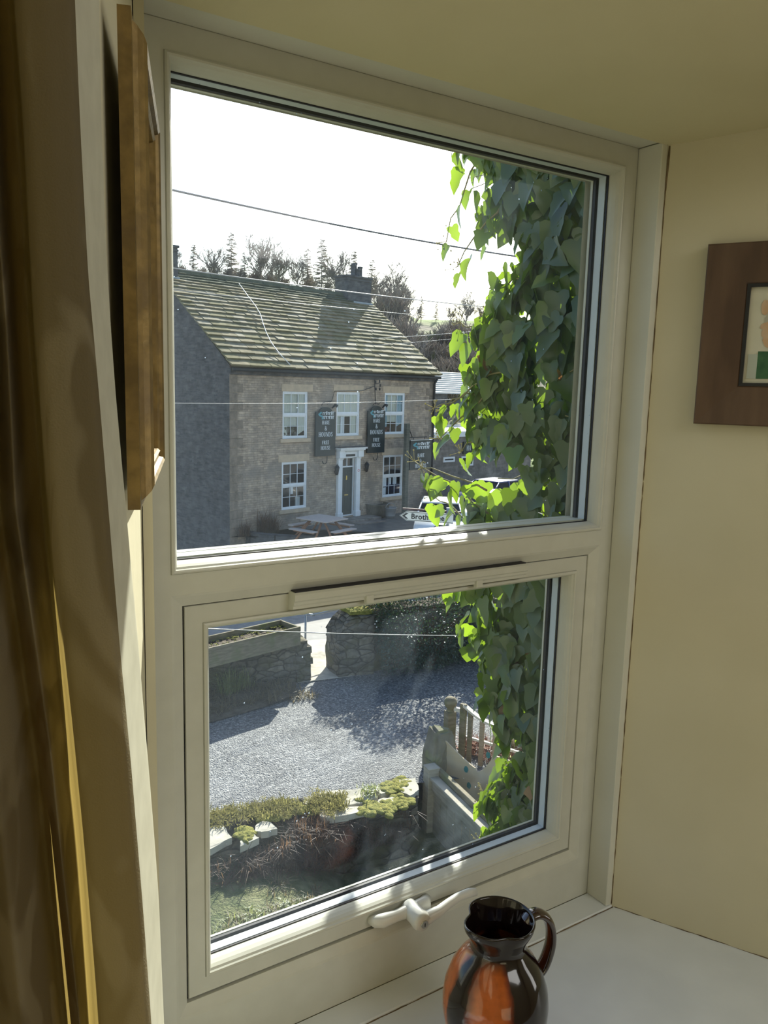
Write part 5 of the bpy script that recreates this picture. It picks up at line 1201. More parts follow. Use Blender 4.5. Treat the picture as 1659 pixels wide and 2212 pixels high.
# iron bracket with insulators over the second window gap
bm = BM(); tube(bm, [(7.03, -.05, 5.55), (7.03, -.12, 4.6)], .02, n=6); tube(bm, [(6.95, -.18, 5.40), (7.2, -.18, 5.42)], .015, n=6)
for (a, z) in ((6.95, 5.47), (7.18, 5.5), (7.2, 5.2), (6.98, 5.2), (7.22, 5.34)): lathe(bm, [(.001, z - .06), (.035, z - .05), (.028, z), (.035, z + .03), (.001, z + .06)], 8, cx=a, cy=-.18)
tube(bm, [(7.03, -.05, 5.3), (6.3, -.05, 5.10), (4.84, -.04, 5.07), (4.7, -.04, 4.7), (4.1, -.04, 4.62)], .012, n=5)
obj('cable_bracket', bm, iron_m, pub)

# hanging signs and lanterns (top-level things fixed on the pub front)
def logo(bm, cx, z, w_, h_, y, mi_w, mi_t, seed=1):
    rnd = random.Random(seed)
    P = [(-.46, .62), (-.30, .95), (-.22, .80), (-.36, .55), (-.2, .45), (-.12, .2), (-.08, .0), (-.26, -.02), (-.24, .25), (-.4, .42)]
    f = bm.faces.new([bm.verts.new((cx + a * w_, y - .012, z + b * h_)) for a, b in P]); f.material_index = mi_t
    for row in (0, 1):
        for k in range(7):
            x = cx + (-.20 + k * .098) * w_; zz = z + (.54 if row == 0 else .02) * h_; hh = h_ * rnd.uniform(.30, .42); ww = w_ * rnd.uniform(.035, .055); sl = w_ * rnd.uniform(-.02, .03)
            for pts in ([(x, zz), (x + ww, zz), (x + ww + sl, zz + hh), (x + sl, zz + hh)], [(x, zz + hh * .75), (x + w_ * .085, zz + hh * .8), (x + w_ * .085, zz + hh), (x, zz + hh)]):
                f = bm.faces.new([bm.verts.new((p[0], y - .012, p[1])) for p in pts]); f.material_index = mi_w
def pub_sign(u0, u1, z0, z1, v, lines, label, arch=True, name='pub_sign', group=None):
    cx = (u0 + u1) / 2; H_ = z1 - z0; W_ = u1 - u0
    t = thing(name, label, 'sign', PM @ Vector((cx, v, z0)), (0, 0, PR))
    bm = BM(); P = [(-W_ / 2, 0), (W_ / 2, 0)]
    if arch:
        P += [(W_ / 2, H_ * .90)] + [(W_ * .32 * math.cos(a), H_ * .90 + H_ * .10 * math.sin(a)) for a in [i * math.pi / 12 for i in range(13)]] + [(-W_ / 2, H_ * .90)]
    else: P += [(W_ / 2, H_), (-W_ / 2, H_)]
    a = [bm.verts.new((x, -.03, z)) for x, z in P]; b = [bm.verts.new((x, .03, z)) for x, z in P]
    bm.faces.new(a); bm.faces.new(b[::-1])
    for i in range(len(P)): bm.faces.new([a[i], b[i], b[(i + 1) % len(P)], a[(i + 1) % len(P)]])
    obj('sign_panel', fix(bm), sign_m, t)
    bm = BM()
    for (txt, zf, hf, wf) in lines: letters(bm, txt, 0, zf * H_, hf * H_, -.032, t=.004, maxw=wf * W_)
    obj('white_lettering', bm, letter_m, t)
    if arch or name == 'hanging_sign':
        bm = BM(); logo(bm, .0, H_ * (.755 if arch else .70), W_ * .86, H_ * (.165 if arch else .25), -.024, 0, 1, seed=4); obj('sign_logo', bm, [letter_m, teal_m], t)
    return t
LN = [('HARE', .65, .078, .60), ('&', .525, .095, .22), ('HOUNDS', .40, .092, .90), ('FREE', .242, .076, .56), ('HOUSE', .13, .078, .72)]
s1 = pub_sign(3.82, 4.84, 2.63, 4.47, -.10, LN, 'tall black HARE & HOUNDS FREE HOUSE sign left of the middle upper window')
s2 = pub_sign(6.62, 7.62, 2.64, 4.52, -.10, LN, 'tall black HARE & HOUNDS FREE HOUSE sign right of the middle upper window')
for t, sg in ((s1, 1), (s2, 1)):
    bm = BM(); P = [(.25 * 0 + .12 * math.cos(a) - .0, .0, -.18 + .12 * math.sin(a)) for a in [math.pi + i * math.pi / 8 for i in range(9)]]
    tube(bm, [(.12, 0, -.02)] + [(p[0], 0, p[2]) for p in P[::-1]], .014, n=6)
    tube(bm, [(-.2, .02, 1.9), (-.15, -.05, 2.02), (.05, -.05, 1.95), (.3, .02, 2.05)], .013, n=6); obj('iron_scroll', bm, iron_m, t)
    bm = BM(); tube(bm, [(.35, .02, 1.80), (.42, -.08, 1.93), (.46, -.16, 1.88)], [.02, .05, .07], n=8); obj('sign_spotlight', bm, black_m, t)
def lantern(u, z, label):
    t = thing('wall_lantern', label, 'lantern', PM @ Vector((u, -.16, z)), (0, 0, PR))
    bm = BM(); lathe(bm, [(.001, .0), (.05, .0), (.09, .22), (.095, .23)], 6); o = obj('lantern_glass', bm, mat('smoky_glass', (.10, .10, .10), rough=.1), t)
    bm = BM(); lathe(bm, [(.11, .23), (.06, .32), (.02, .34), (.001, .40)], 6); lathe(bm, [(.001, -.06), (.03, -.04), (.055, .0)], 6); tube(bm, [(0, .16, .10), (0, .08, -.04), (0, 0, -.04)], .012, n=5)
    for k in range(6): a = k * math.pi / 3; tube(bm, [(.05 * math.cos(a), .05 * math.sin(a), 0), (.09 * math.cos(a), .09 * math.sin(a), .23)], .007, n=4)
    obj('lantern_frame', bm, iron_m, t)
lantern(4.93, 1.92, 'black wall lantern left of the pub door'); lantern(6.58, 1.95, 'black wall lantern right of the pub door')

# post with hanging sign
V1 = -1.0
nP = Vector((-math.sin(PR), math.cos(PR), 0)); dP = Vector((math.cos(PR), math.sin(PR), 0))
def fl(px, py, v):
    q = on_plane(px, py, nP, PP + nP * v) - PP; return q.dot(dP), q.z
pu, _ = fl(877, 1000, V1); _, ptop = fl(880, 915, V1)
hp_ = thing('sign_post', 'tall dark timber post with a hanging sign in front of the pub', 'post', PM @ Vector((pu, V1, 0)), (0, 0, PR))
bm = BM(); box(bm, -.10, .10, -.08, .08, -.4, ptop); bevel(bm, .01, 1); obj('timber_post', bm, mat('dark_post_wood', (.075, .08, .065), (.12, .12, .095), rough=.9, scale=5, stretch=(1, 1, 8)), hp_)
zb_ = fl(890, 945, V1)[1]
bm = BM(); box(bm, .1, 1.25, -.025, .025, zb_ - .02, zb_ + .02); tube(bm, [(.09, 0, zb_ + .42), (.33, 0, zb_ + .02)], .02, n=6)
for x in (.42, 1.12): tube(bm, [(x, 0, zb_ - .02), (x, 0, zb_ - .13)], .012, n=5)
obj('iron_arm', bm, iron_m, hp_)
u0_, zt0 = fl(886, 951, V1); u1_, zb0 = fl(929, 1011, V1)
hs = pub_sign(u0_, u1_ + .02, zb0 - .02, zb_ - .13, V1, [('HARE', .42, .13, .52), ('&', .25, .12, .2), ('HOUNDS', .06, .14, .86)], 'square black HARE & HOUNDS sign hanging from the timber post', arch=False, name='hanging_sign')
bm = BM(); W_ = u1_ - u0_; box(bm, -W_ / 2 - .02, W_ / 2 + .03, -.05, .05, zb_ - .13 - zb0 + .02, zb_ - .13 - zb0 + .05); obj('sign_top_rail', bm, galv_m, hs)

# neighbours to the right
ex = thing('flat_roofed_extension', 'single storey stone extension with white edged flat roof right of the pub', 'building', PP, (0, 0, PR))
VE = 2.0
bm = BM(); box(bm, UR + .03, 22, VE, VE + 5, -.4, 2.95); obj('extension_wall', bm, ext_m, ex)
bm = BM(); box(bm, UR + .03, 22.2, VE - .12, VE + 5, 2.951, 3.22); obj('white_roof_edge', bm, white_m, ex)
for (a, b) in (((753, 1137), (888, 1245)), ((535, 1150), (668, 1200))):
    A2 = fl(860 + a[0] / 5.53, 780 + a[1] / 5.53, VE); B2 = fl(860 + b[0] / 5.53, 780 + b[1] / 5.53, VE)
    bm = BM(); ring(bm, A2[0], B2[0], B2[1], A2[1], [(0, VE), (0, VE - .05), (.09, VE - .05), (.09, VE - .01)]); o = obj('extension_window', bm, white_m, ex)
    bm = BM(); box(bm, A2[0] + .09, B2[0] - .09, VE - .012, VE - .004, B2[1] + .09, A2[1] - .09); obj('window_glass', bm, dark_m, o)
A2 = fl(860 + 788 / 5.53, 780 + 965 / 5.53, VE - .1); B2 = fl(860 + 1075 / 5.53, 780 + 1092 / 5.53, VE - .1)
bs = thing('wall_sign', 'long black sign with white serif capitals on the flat roofed extension', 'sign', PM @ Vector((A2[0], VE - .06, B2[1])), (0, 0, PR))
bm = BM(); box(bm, 0, B2[0] - A2[0], -.03, .03, 0, A2[1] - B2[1]); obj('sign_panel', bm, sign_m, bs)
bm = BM(); hh = (A2[1] - B2[1]); letters(bm, 'HA', (B2[0] - A2[0]) * .20, hh * .28, hh * .40, -.032, t=.004); letters(bm, 'IC', (B2[0] - A2[0]) * .84, hh * .38, hh * .40, -.032, t=.004); obj('white_lettering', bm, letter_m, bs)
bh = thing('rear_house', 'stone house with a ribbed pale roof behind the extension', 'building', PP, (0, 0, PR))
VB = 6.5
r0 = fl(953, 858, VB); r1 = fl(1004, 806, VB + 2.2); r2 = fl(948, 846, VB)
bm = BM(); box(bm, UR + .5, 20, VB, VB + 5, -.4, r2[1]); obj('house_wall', bm, gable_m, bh)
bm = BM(); n = 11; ua, ub = UR + .2, r1[0] + .2; z_0, z_1 = r2[1] - .1, r1[1]
for i in range(n):
    t0, t1 = i / n, (i + 1) / n; y0_, y1_ = VB - .3 + 2.5 * t0, VB - .3 + 2.5 * t1; a0, a1 = z_0 + (z_1 - z_0) * t0, z_0 + (z_1 - z_0) * t1
    quad(bm, (ua, y0_, a0 + .09), (ub, y0_, a0 + .09), (ub, y1_, a1), (ua, y1_, a1)); quad(bm, (ua, y0_, a0), (ub, y0_, a0), (ub, y0_, a0 + .09), (ua, y0_, a0 + .09))
quad(bm, (ua, y1_, a1), (ub, y1_, a1), (ub, y1_ + 2.5, z_0), (ua, y1_ + 2.5, z_0)); bm.faces.new([bm.verts.new(p) for p in ((ub, VB - .3, z_0), (ub, y1_, a1), (ub, y1_ + 2.5, z_0))])
obj('ribbed_roof', bm, mat('pale_roof', (.62, .61, .58), (.72, .71, .68), rough=.7, scale=3), bh)

# picnic table
pt_c = PM @ Vector((2.15, -2.35, 0))
tb = thing('picnic_table', 'square wooden picnic table with benches on the pub forecourt', 'table', (pt_c.x, pt_c.y, PUBG), (0, 0, PR + R(6)))
for i in range(7):
    bm = BM(); box(bm, -.6 + i * .172, -.6 + i * .172 + .165, -.68, .68, .72, .76); bevel(bm, .006, 1); obj('tabletop_plank', bm, table_m, tb)
for a in range(4):
    Mr = Matrix.Rotation(a * math.pi / 2, 4, 'Z'); bm = BM(); box(bm, -.55, .55, -1.10, -.84, .42, .46, M=Mr); bevel(bm, .006, 1); obj('bench', bm, table_m, tb)
    bm = BM(); tube(bm, [Mr @ Vector((.25, -.30, .70)), Mr @ Vector((.42, -.92, .02))], .045, n=4); tube(bm, [Mr @ Vector((-.25, -.30, .70)), Mr @ Vector((-.42, -.92, .02))], .045, n=4); box(bm, -.45, .45, -.97, -.90, .36, .42, M=Mr); obj('leg_pair', bm, tableleg_m, tb)
# forecourt platform held by a kerb wall
# barrel tub and bucket by the door
def at_pub(px, py, z=PUBG): return atz(px, py, z)
q = at_pub(812, 1116)
t = thing('stone_planter_tub', 'round dark planter tub right of the pub door', 'planter', (q.x, q.y, PUBG))
bm = BM(); lathe(bm, [(.001, 0), (.42, 0), (.5, .2), (.55, .5), (.58, .56), (.52, .56), (.48, .5), (.001, .48)], 28); obj('tub', bm, mat('tub_wood', (.10, .09, .07), (.15, .13, .1), rough=.9, scale=5, stretch=(5, 5, 1)), t, smooth=True)
q = at_pub(843, 1119)
t = thing('metal_bucket', 'small grey metal bucket beside the planter tub', 'bucket', (q.x, q.y, PUBG))
bm = BM(); lathe(bm, [(.001, 0), (.17, 0), (.24, .42), (.26, .44), (.23, .44), (.2, .1)], 20); obj('bucket_body', bm, galv_m, t, smooth=True)
bm = BM(); tube(bm, [(.24 * math.cos(a), 0, .42 + .2 * math.sin(a)) for a in [i * math.pi / 10 for i in range(11)]], .01, n=5); obj('handle', bm, galv_m, t)
# forecourt held up by a curved stone wall
cv = [(497, 1134), (520, 1146), (552, 1155), (600, 1160), (700, 1164), (830, 1166), (1000, 1160), (1250, 1140)]
P = [atz(x, y, PUBG) for x, y in cv]
back = [PM @ Vector((24, 1.9, 0)), PM @ Vector((UR + .1, 1.9, 0)), PM @ Vector((UR + .1, -.01, 0)), PM @ Vector((.0, -.01, 0))]
bm = BM(); f = bm.faces.new([bm.verts.new((p.x, p.y, PUBG)) for p in P + back]); struct(obj('forecourt', bm, mat('dark_tarmac', (.085, .085, .083), (.12, .12, .115), rough=.9, scale=4, detail=8, bump=.2, bscale=60)), 'tarmac forecourt in front of the pub')
lwt = thing('forecourt_wall', 'low curved stone retaining wall holding the forecourt in front of the pub corner', 'wall', (11, 23, PUBG - 1.6)); lo3 = Vector((11, 23, PUBG - 1.6))
for k, (a, b) in enumerate(zip(P, P[1:])):
    M_, L_ = frame_along((a.x - lo3.x, a.y - lo3.y), (b.x - lo3.x, b.y - lo3.y), 0); bm = BM(); lumpy(bm, -.03, L_ + .03, -.30, -.0, -.1, 1.6 + (.10 if k < 4 else .05), M=M_, seg=.25, amp=.02, seed=60); obj('wall_section', bm, gable_m, lwt)
for (u, v, s_, hgt) in ((2.2 - .5, -.3, 61, .9), (.45, -.25, 62, .7), (1.35, -.2, 63, 1.2)):
    q = PM @ Vector((u, v, 0)); tufts('wall_plant', {61: 'short dark plant at the foot of the pub wall', 62: 'dark plant at the pub corner', 63: 'tall straggly plant against the pub wall left of the lower window'}[s_], 'plant', [(q.x + rnd.gauss(0, .1), q.y, PUBG) for _ in range(10)], brownstalk_m, 14, hgt, wd=.012, lean=.6, seed=s_, kind='thing') if False else tufts('wall_plant', {61: 'short dark plant at the foot of the pub wall', 62: 'dark plant at the pub corner', 63: 'tall straggly plant against the pub wall left of the lower window'}[s_], 'plant', [(q.x + rnd.gauss(0, .1), q.y, PUBG) for _ in range(10)], brownstalk_m, 14, hgt, wd=.012, lean=.6, seed=s_, kind=None)

# direction sign
sz = -2.48
sa_, sb_ = atz(878, 1124.5, sz), atz(958, 1130.3, sz)
Ms, Ls = frame_along((sa_.x, sa_.y), (sb_.x, sb_.y), 0)
fp_ = thing('direction_sign', 'white pointed direction sign reading Brotherlee with a black arrow head', 'sign'); place(fp_, Ms)
sh = (on_plane(878, 1104, Ms.to_3x3() @ Vector((0, 1, 0)), sa_).z - sz)
Lt = Ls * 1.25
def poly(bm, P, y, mi=0, th=0):
    a = [bm.verts.new((x, y, z)) for x, z in P]; f = bm.faces.new(a); f.material_index = mi
    if th:
        b = [bm.verts.new((x, y + th, z)) for x, z in P]; bm.faces.new(b[::-1])
        for i in range(len(P)): bm.faces.new([a[i], b[i], b[(i + 1) % len(P)], a[(i + 1) % len(P)]])
tipx = -.19
bm = BM(); poly(bm, [(0, sz), (Lt, sz), (Lt, sz + sh), (0, sz + sh), (tipx, sz + sh * .5)], 0, th=.02); obj('sign_plate', fix(bm), mat('sign_white', (.74, .76, .70), rough=.4), fp_)
bm = BM(); i_ = .014
def strip(P, Q): poly(bm, [P[0], P[1], Q[1], Q[0]], -.003)
out_ = [(Lt, sz + .012), (0, sz + .012), (tipx + .016, sz + sh * .5), (0, sz + sh - .012), (Lt, sz + sh - .012)]; inn_ = [(Lt, sz + .024), (.005, sz + .024), (tipx + .032, sz + sh * .5), (.005, sz + sh - .024), (Lt, sz + sh - .024)]
for k in range(4): poly(bm, [out_[k], out_[k + 1], inn_[k + 1], inn_[k]], -.003)
poly(bm, [(-.02, sz + .05), (.05, sz + .05), (-.045, sz + sh * .5), (-.12, sz + sh * .5)], -.003); poly(bm, [(-.12, sz + sh * .5), (-.045, sz + sh * .5), (.05, sz + sh - .05), (-.02, sz + sh - .05)], -.003)
obj('black_arrow', bm, black_m, fp_)
tx = bpy.data.curves.new('t', 'FONT'); tx.body = 'Brotherlee'; tx.size = sh * .78; tx.extrude = .002; tx.offset = .004; tx.space_character = 1.08
to = bpy.data.objects.new('t', tx); COL.objects.link(to); dg_ = bpy.context.evaluated_depsgraph_get(); me = bpy.data.meshes.new_from_object(to.evaluated_get(dg_)); bpy.data.objects.remove(to)
me.name = 'black_lettering'; me.materials.clear(); me.materials.append(black_m)
wt = max(v.co.x for v in me.vertices); tgt = Ls * 1.03 - .13
for v in me.vertices: v.co = Vector((.12 + v.co.x * tgt / wt, -.004, sz + sh * .24 + v.co.y))
lo_t = bpy.data.objects.new('black_lettering', me); COL.objects.link(lo_t); lo_t.parent = fp_
bm = BM(); box(bm, .0 - .12, Lt + .2, .03, .06, sz + sh + .03, sz + sh + .075); obj('upper_plate_edge', bm, mat('dark_red_edge', (.10, .05, .05), rough=.5), fp_)
for x in (Lt - .15, Lt * .55 + 5): 
    if x < 5: bm = BM(); tube(bm, [(x, .07, -4.5), (x, .07, sz + sh + .15)], .045, n=12); obj('sign_pole', bm, galv_m, fp_)
bm = BM(); P = [(Ls * .72, sz - .26), (Lt, sz - .27), (Lt, sz - .05), (Ls * .82, sz - .05), (Ls * .70, sz - .15)]; poly(bm, P, .0, th=.02); o = obj('lower_plate', fix(bm), sign_m, fp_); bm = BM(); poly(bm, [(Ls * .76, sz - .22), (Ls * .79, sz - .22), (Ls * .84, sz - .08), (Ls * .81, sz - .08)], -.003); poly(bm, [(Ls * .86, sz - .22), (Ls * .885, sz - .22), (Ls * .885, sz - .08), (Ls * .86, sz - .08)], -.003); obj('distance_figure', bm, letter_m, fp_)

# parked cars
def car(loc, rz, m, label):
    t = thing('parked_car', label, 'car', loc, (0, 0, rz), group='parked cars right of the pub')
    sec = [(-2.1, .55, .62, .60), (-2.0, .35, .82, .80), (-1.3, .25, .92, .84), (-.9, .25, .95, .85), (0, .25, .95, .86), (1.0, .25, .98, .86), (1.6, .28, .98, .84), (2.05, .45, .80, .78)]
    bm = BM(); R_ = []
    for x, z0, z1, hw in sec: R_.append([bm.verts.new(p) for p in ((x, -hw, z0), (x, -hw - .02, (z0 + z1) / 2), (x, -hw + .05, z1), (x, hw - .05, z1), (x, hw + .02, (z0 + z1) / 2), (x, hw, z0))])
    for a, b in zip(R_, R_[1:]):
        for k in range(6): f = bm.faces.new([a[k], a[(k + 1) % 6], b[(k + 1) % 6], b[k]]); f.smooth = True
    bm.faces.new(R_[0]); bm.faces.new(R_[-1][::-1]); obj('car_body', fix(bm), m, t)
    bm = BM(); sec = [(-1.05, .93, .80), (-.35, 1.38, .62), (.3, 1.44, .62), (1.1, 1.38, .62), (1.75, .97, .78)]; R_ = []
    for x, z1, hw in sec: R_.append([bm.verts.new(p) for p in ((x, -.80, .92), (x, -hw, z1), (x, hw, z1), (x, .80, .92))])
    for a, b in zip(R_, R_[1:]):
        for k in (0, 2): bm.faces.new([a[k], a[k + 1], b[k + 1], b[k]])
    for a, b in ((R_[0], R_[1]), (R_[3], R_[4])): bm.faces.new([a[1], a[2], b[2], b[1]])
    obj('car_windows', bm, dark_m, t)
    bm = BM()
    for a, b in zip(R_[1:3], R_[2:4]) if False else (): pass
    box(bm, -.35, 1.1, -.64, .64, 1.385, 1.45); bevel(bm, .03, 2)
    for x0, z0, x1, z1 in ((-1.02, .94, -.35, 1.40), (1.72, .97, 1.1, 1.40), (.35, .93, .35, 1.42)):
        for s_ in (-1, 1): tube(bm, [(x0, s_ * .79, z0), (x1, s_ * .64, z1)], .03, n=5)
    obj('car_roof', bm, m, t)
    for x in (-1.35, 1.3):
        for s_ in (-1, 1): bm = BM(); tube(bm, [(x, s_ * .70, .31), (x, s_ * .88, .31)], .31, n=20); tube(bm, [(x, s_ * .88, .31), (x, s_ * .89, .31)], .18, n=14); obj('wheel', bm, tyre_m, t)
for (px, py, m, lb, rz) in ((950, 1090, carw_m, 'white parked car just above the direction sign', 51), (992, 1074, carw_m, 'white parked car half hidden by the ivy spray', 20), (1000, 1044, carb_m, 'dark blue parked car against the extension, behind the ivy', 14)):
    q = atz(px, py, PUBG + 1.44) + Vector((math.cos(R(rz)), math.sin(R(rz)), 0)) * (2.0 if rz < 50 else .9); car((q.x, q.y, PUBG + .001), R(rz), m, lb)

# ------------------------------------------------------------------ hillside and trees
def sky_px(px):     # skyline of the slope, as image row
    T = [(-400, 560), (300, 590), (700, 632), (820, 655), (900, 688), (1100, 693), (1700, 700), (2600, 720)]
    for (a, b), (c, d) in zip(T, T[1:]):
        if a <= px <= c: return b + (d - b) * (px - a) / (c - a)
    return 650
def dirxy(px):
    r = ray(px, 800); v = Vector((r.x, r.y)); return v.normalized()
def elev(px, py):
    r = ray(px, py); return r.z / math.hypot(r.x, r.y)
def hill_z(px, rr):
    top = CAM_LOC.z + 150 * elev(px, sky_px(px)); t = (rr - 52) / 98
    if t <= 0: return PUBG - .15
    if t <= 1: return PUBG - .15 + (top - PUBG) * (t ** .85)
    return top - (rr - 150) * .02
bm = BM(); H_ = []
pxs = list(range(-400, 2601, 50)); rrs = [50, 56, 64, 74, 86, 100, 115, 130, 142, 150, 165, 220]
for rr in rrs:
    row = []
    for px in pxs:
        d = dirxy(px); z = hill_z(px, rr); n_ = noise.noise(Vector((d.x * rr * .06, d.y * rr * .06, 0)))
        row.append(bm.verts.new((CAM_LOC.x + d.x * rr, CAM_LOC.y + d.y * rr, z + (n_ * 1.2 if 56 < rr < 145 else 0))))
    H_.append(row)
for a, b in zip(H_, H_[1:]):
    for i in range(len(a) - 1): f = bm.faces.new([a[i], a[i + 1], b[i + 1], b[i]]); f.smooth = True
struct(obj('hillside', bm, hill_m), 'wooded hillside behind the pub')

def branchy(bm, p, d, L, r, depth, rnd, spread=.6, up=.25, kids=4):
    n = 3; P = [p]; q = p.copy(); dd = d.copy()
    for i in range(n):
        dd = (dd + Vector((rnd.gauss(0, .16), rnd.gauss(0, .16), up * .35))).normalized(); q = q + dd * L / n; P.append(q.copy())
    tube(bm, P, [1.7 * r * (1 - .5 * i / n) for i in range(n + 1)], n=3 if depth < 3 else 5, cap=False)
    if depth <= 0: return
    for k in range(kids):
        t = rnd.uniform(.35, 1.0); i = min(n - 1, int(t * n)); b = P[i].lerp(P[i + 1], t * n - i)
        nd = (dd + Vector((rnd.gauss(0, spread), rnd.gauss(0, spread), rnd.gauss(.1, spread * .5)))).normalized()
        branchy(bm, b, nd, L * rnd.uniform(.5, .72), max(r * .6, .022), depth - 1, rnd, spread, up, kids)
def make_deciduous(seed, H=10):
    rnd = random.Random(seed); bt = BM(); tube(bt, [(0, 0, -.6), (.05, 0, H * .15), (rnd.gauss(0, .15), 0, H * .35), (rnd.gauss(0, .25), .1, H * .6)], [.19, .15, .12, .06], n=6)
    bb = BM()
    for k in range(22):
        z = H * rnd.uniform(.16, .58); a = rnd.uniform(0, 6.28); branchy(bb, Vector((0, 0, z)), Vector((math.cos(a), math.sin(a), rnd.uniform(.5, 1.3))).normalized(), H * rnd.uniform(.20, .34), .055, 3, rnd, .55, .3, 4)
    return bt, bb
def make_larch(seed, H=11, lean=0):
    rnd = random.Random(seed); bt = BM(); tube(bt, [(0, 0, -.6), (lean * .2, 0, H * .4), (lean, 0, H)], [.17, .11, .02], n=6); bb = BM(); z = H * .12
    while z < H * .98:
        t = z / H; l = H * .23 * (1 - t) ** .7 + .25
        for k in range(rnd.randint(3, 5)):
            if rnd.random() < .18: continue
            a = rnd.uniform(0, 6.28); d = Vector((math.cos(a), math.sin(a), rnd.uniform(-.25, .2))).normalized(); P0_ = Vector((lean * t * t, 0, z)); ll = l * rnd.uniform(.5, 1.2)
            pts = [P0_, P0_ + d * ll * .5 + Vector((0, 0, -.06 * ll)), P0_ + d * ll + Vector((0, 0, .08 * ll))]; tube(bb, pts, [.07, .05, .03], n=3, cap=False)
            for j in range(13):
                s_ = rnd.uniform(.2, 1); q = P0_ + d * ll * s_; sd_ = Vector((-d.y, d.x, 0)) * rnd.choice((-1, 1)) * rnd.uniform(.15, .45) * l; tube(bb, [q, q + sd_ * .8 + d * .12 + Vector((0, 0, rnd.uniform(-.22, .06)))], [.045, .025], n=3, cap=False)
        z += H * .028
    return bt, bb
def make_brush(seed, H=4):
    rnd = random.Random(seed); bt = BM(); tube(bt, [(0, 0, -.4), (0, 0, H * .3)], [.08, .05], n=5); bb = BM()
    for k in range(20):
        a = rnd.uniform(0, 6.28); branchy(bb, Vector((rnd.gauss(0, .4), rnd.gauss(0, .4), H * rnd.uniform(-.02, .3))), Vector((math.cos(a) * .5, math.sin(a) * .5, 1)).normalized(), H * rnd.uniform(.3, .5), .045, 2, rnd, .5, .3, 5)
    return bt, bb
def mk(pair, mt, mb):
    out = []
    for nm, b, m_ in (('trunk', pair[0], mt), ('branches', pair[1], mb)):
        me = bpy.data.meshes.new(nm)
        b.to_mesh(me); b.free(); me.materials.append(m_); out.append(me)
    return out
DEC = [mk(make_deciduous(s), bark_m, bark_m) for s in (1, 2, 3, 4)]
LAR = [mk(make_larch(s, lean=l), larch_m, larch_m) for s, l in ((5, .0), (6, .5), (7, -.7))]
BRU = [mk(make_brush(s), brush_m, brush_m) for s in (8, 9, 10)] + [mk(make_brush(11), greenbrush_m, greenbrush_m)]
def put(kind, px, base, top, rr, name, label, seed, group=None, z=None, baseH=10):
    d = dirxy(px); zz = CAM_LOC.z + rr * elev(px, base) if z is None else z
    H = rr * (elev(px, top) - elev(px, base)); sc_ = H / max(v.co.z for v in kind[1].vertices) * (1.28 if name == 'bare_tree' else 1.0)
    t = thing(name, label, 'tree' if 'tree' in name or 'larch' in name else 'shrub', (CAM_LOC.x + d.x * rr, CAM_LOC.y + d.y * rr, zz), (0, 0, seed * 1.7), group=group); t.scale = (sc_ * 1.0, sc_ * 1.0, sc_)
    for me in kind:
        o = bpy.data.objects.new(me.name, me); COL.objects.link(o); o.parent = t
    return t
TR = [
 ('L', 1, 418, 612, 528, 'thin leaning bare larch at the far left above the pub roof'), ('D', 0, 372, 620, 540, 'bare tree at the left edge beside the chimney'), ('L', 0, 500, 625, 503, 'tallest dense larch above the left of the pub ridge'), ('D', 1, 462, 625, 548, 'spreading bare tree left of the tall dense larch'),
 ('L', 0, 528, 628, 545, 'short larch right of the tall dense one'), ('D', 2, 562, 632, 528, 'upright many stemmed bare tree right of the dense larch'), ('D', 3, 600, 632, 545, 'round bare tree over the middle of the ridge'), ('D', 0, 640, 636, 556, 'bare tree left of the pair of tall larches'),
 ('L', 2, 662, 640, 538, 'leaning stem of the pair of tall larches'), ('L', 0, 692, 642, 517, 'straight tall larch over the right half of the ridge'), ('D', 1, 722, 645, 560, 'low bare tree left of the chimney'), ('L', 1, 757, 648, 543, 'thin larch directly behind the chimney'),
 ('L', 2, 797, 652, 562, 'larch right of the chimney'), ('D', 2, 812, 660, 600, 'small bare tree at the chimney foot'), ('D', 3, 846, 680, 588, 'broad bare tree on the slope right of the chimney'), ('D', 0, 875, 690, 622, 'bare tree at the shoulder of the hill'), ('L', 0, 906, 694, 640, 'slim larch on the falling skyline'),
 ('L', 0, 938, 696, 652, 'lone thin larch on the right skyline'), ('D', 3, 1002, 712, 644, 'round lone bare tree on the right skyline'), ('D', 1, 970, 700, 668, 'tiny bare tree left of the round lone one'), ('D', 2, 1034, 704, 664, 'small bare tree right of the round lone one'), ('D', 1, 1062, 712, 674, 'last bare tree before the ivy')]
for i, (k, v, px, ba, to_, lb) in enumerate(TR):
    put((LAR if k == 'L' else DEC)[v], px, ba, to_, 138 + (i % 3) * 3, 'larch' if k == 'L' else 'bare_tree', lb, i, baseH=11 if k == 'L' else 10)
rnd = random.Random(88)
for i in range(30):
    px = rnd.uniform(380, 830); put(BRU[i % 3], px, sky_px(px) + 8, sky_px(px) - rnd.uniform(22, 42), rnd.uniform(141, 148), 'bare_bush', 'bare brown bushes filling the skyline wood behind the pub roof', i, 'skyline bushes', baseH=4)
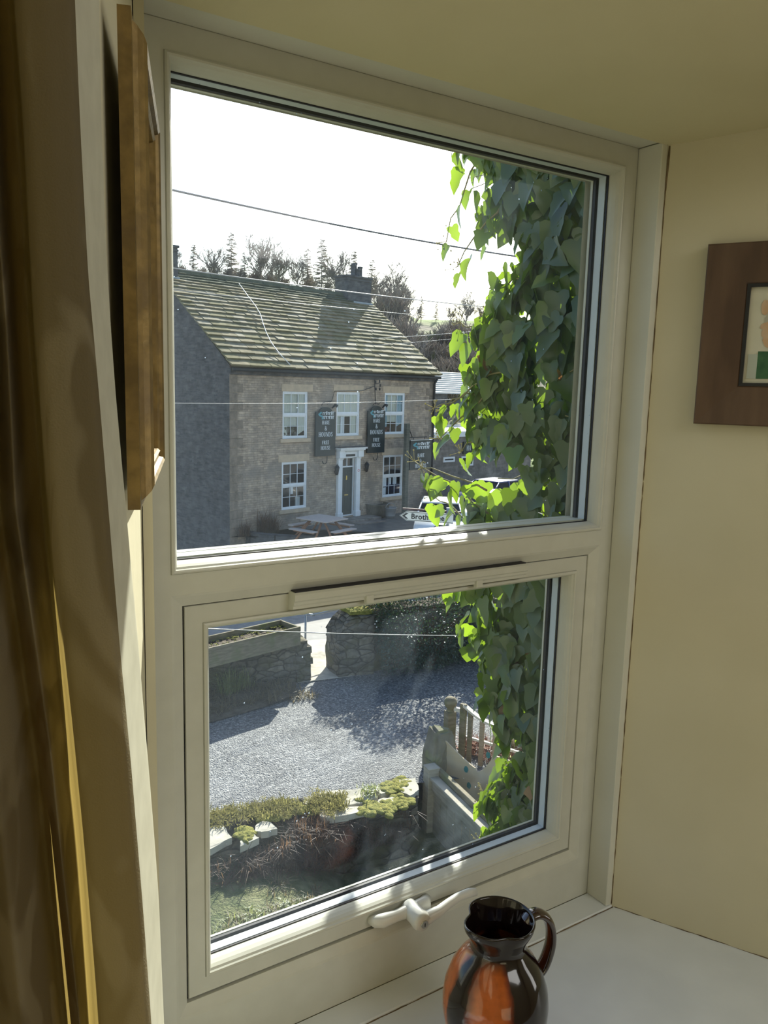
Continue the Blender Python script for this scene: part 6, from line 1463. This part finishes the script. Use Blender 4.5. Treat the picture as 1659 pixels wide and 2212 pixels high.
for i in range(70):
    px = 818 + (i * 37.7) % 285; rr = 62 + (i * 29.3) % 78; v = rnd.randrange(4) if px > 900 else rnd.randrange(3)
    if px > 875 and rr > 112: rr -= 40
    d = dirxy(px); h = rnd.uniform(3.2, 5.5) * (1 if px < 875 else .8); z = hill_z(px, rr)
    t = thing('bare_bush', 'brown and green bushes covering the wooded slope right of the pub', 'shrub', (CAM_LOC.x + d.x * rr, CAM_LOC.y + d.y * rr, z), (0, 0, i), group='slope bushes'); t.scale = (h / 3.6, h / 3.6, h / 4)
    for me in BRU[v]:
        o = bpy.data.objects.new(me.name, me); COL.objects.link(o); o.parent = t

# ------------------------------------------------------------------ overhead cables
def cable(p, q, r_, sag, m, label, n=28, name='overhead_cable'):
    p, q = Vector(p), Vector(q); bm = BM(); tube(bm, [p.lerp(q, i / n) + Vector((0, 0, -sag * 4 * (i / n) * (1 - i / n))) for i in range(n + 1)], r_, n=6)
    return tag(obj(name, bm, m), label, 'cable')
def cab(a, b, Y0, Y1, r_, sag, m, label, ext=.25):
    P, Q = aty(*a, Y0), aty(*b, Y1); e = (Q - P) * ext
    return cable(P - e, Q + e, r_, sag, m, label)
cab((368, 404), (1108, 549), 6, 6.6, .0095, .05, wire_m, 'thick grey overhead cable crossing the bright sky', .15)
cab((370, 574), (1000, 655), 12, 14, .010, .06, palewire_m, 'pale cable running just above the pub ridge')
cab((372, 622), (1080, 694), 12, 15, .006, .05, palewire_m, 'thin pale cable crossing the upper part of the pub roof')
cab((395, 869), (975, 861), 11, 13, .005, .05, palewire_m, 'thin sunlit cable crossing the upper windows of the pub', .1)
cab((860, 727), (1090, 708), 15, 16, .007, .03, palewire_m, 'upper of two thin cables rising right of the pub roof', .2)
cab((870, 740), (1095, 718), 15, 16.3, .0045, .03, palewire_m, 'lower of two thin cables rising right of the pub roof', .2)
cab((465, 1357), (1030, 1372), 5.0, 6.0, .0048, .02, palewire_m, 'sunlit cable seen through the opening pane above the gravel', .12)
# the white cord that trails down the pub roof
bm = BM(); P = []
for (px, py) in ((516, 612), (536, 640), (552, 661), (562, 678), (568, 698), (575, 718), (586, 740), (603, 763), (627, 788)):
    nr = Vector((0, -si, co)); nr = PM.to_3x3() @ nr; P.append(on_plane(px, py, nr, PM @ Vector(rp_(0, 0, .16))))
tube(bm, P, .014, n=6); tag(obj('roof_cord', bm, mat('white_cord', (.8, .8, .8), rough=.5)), 'white cord trailing down the stone slates of the pub roof', 'cord')
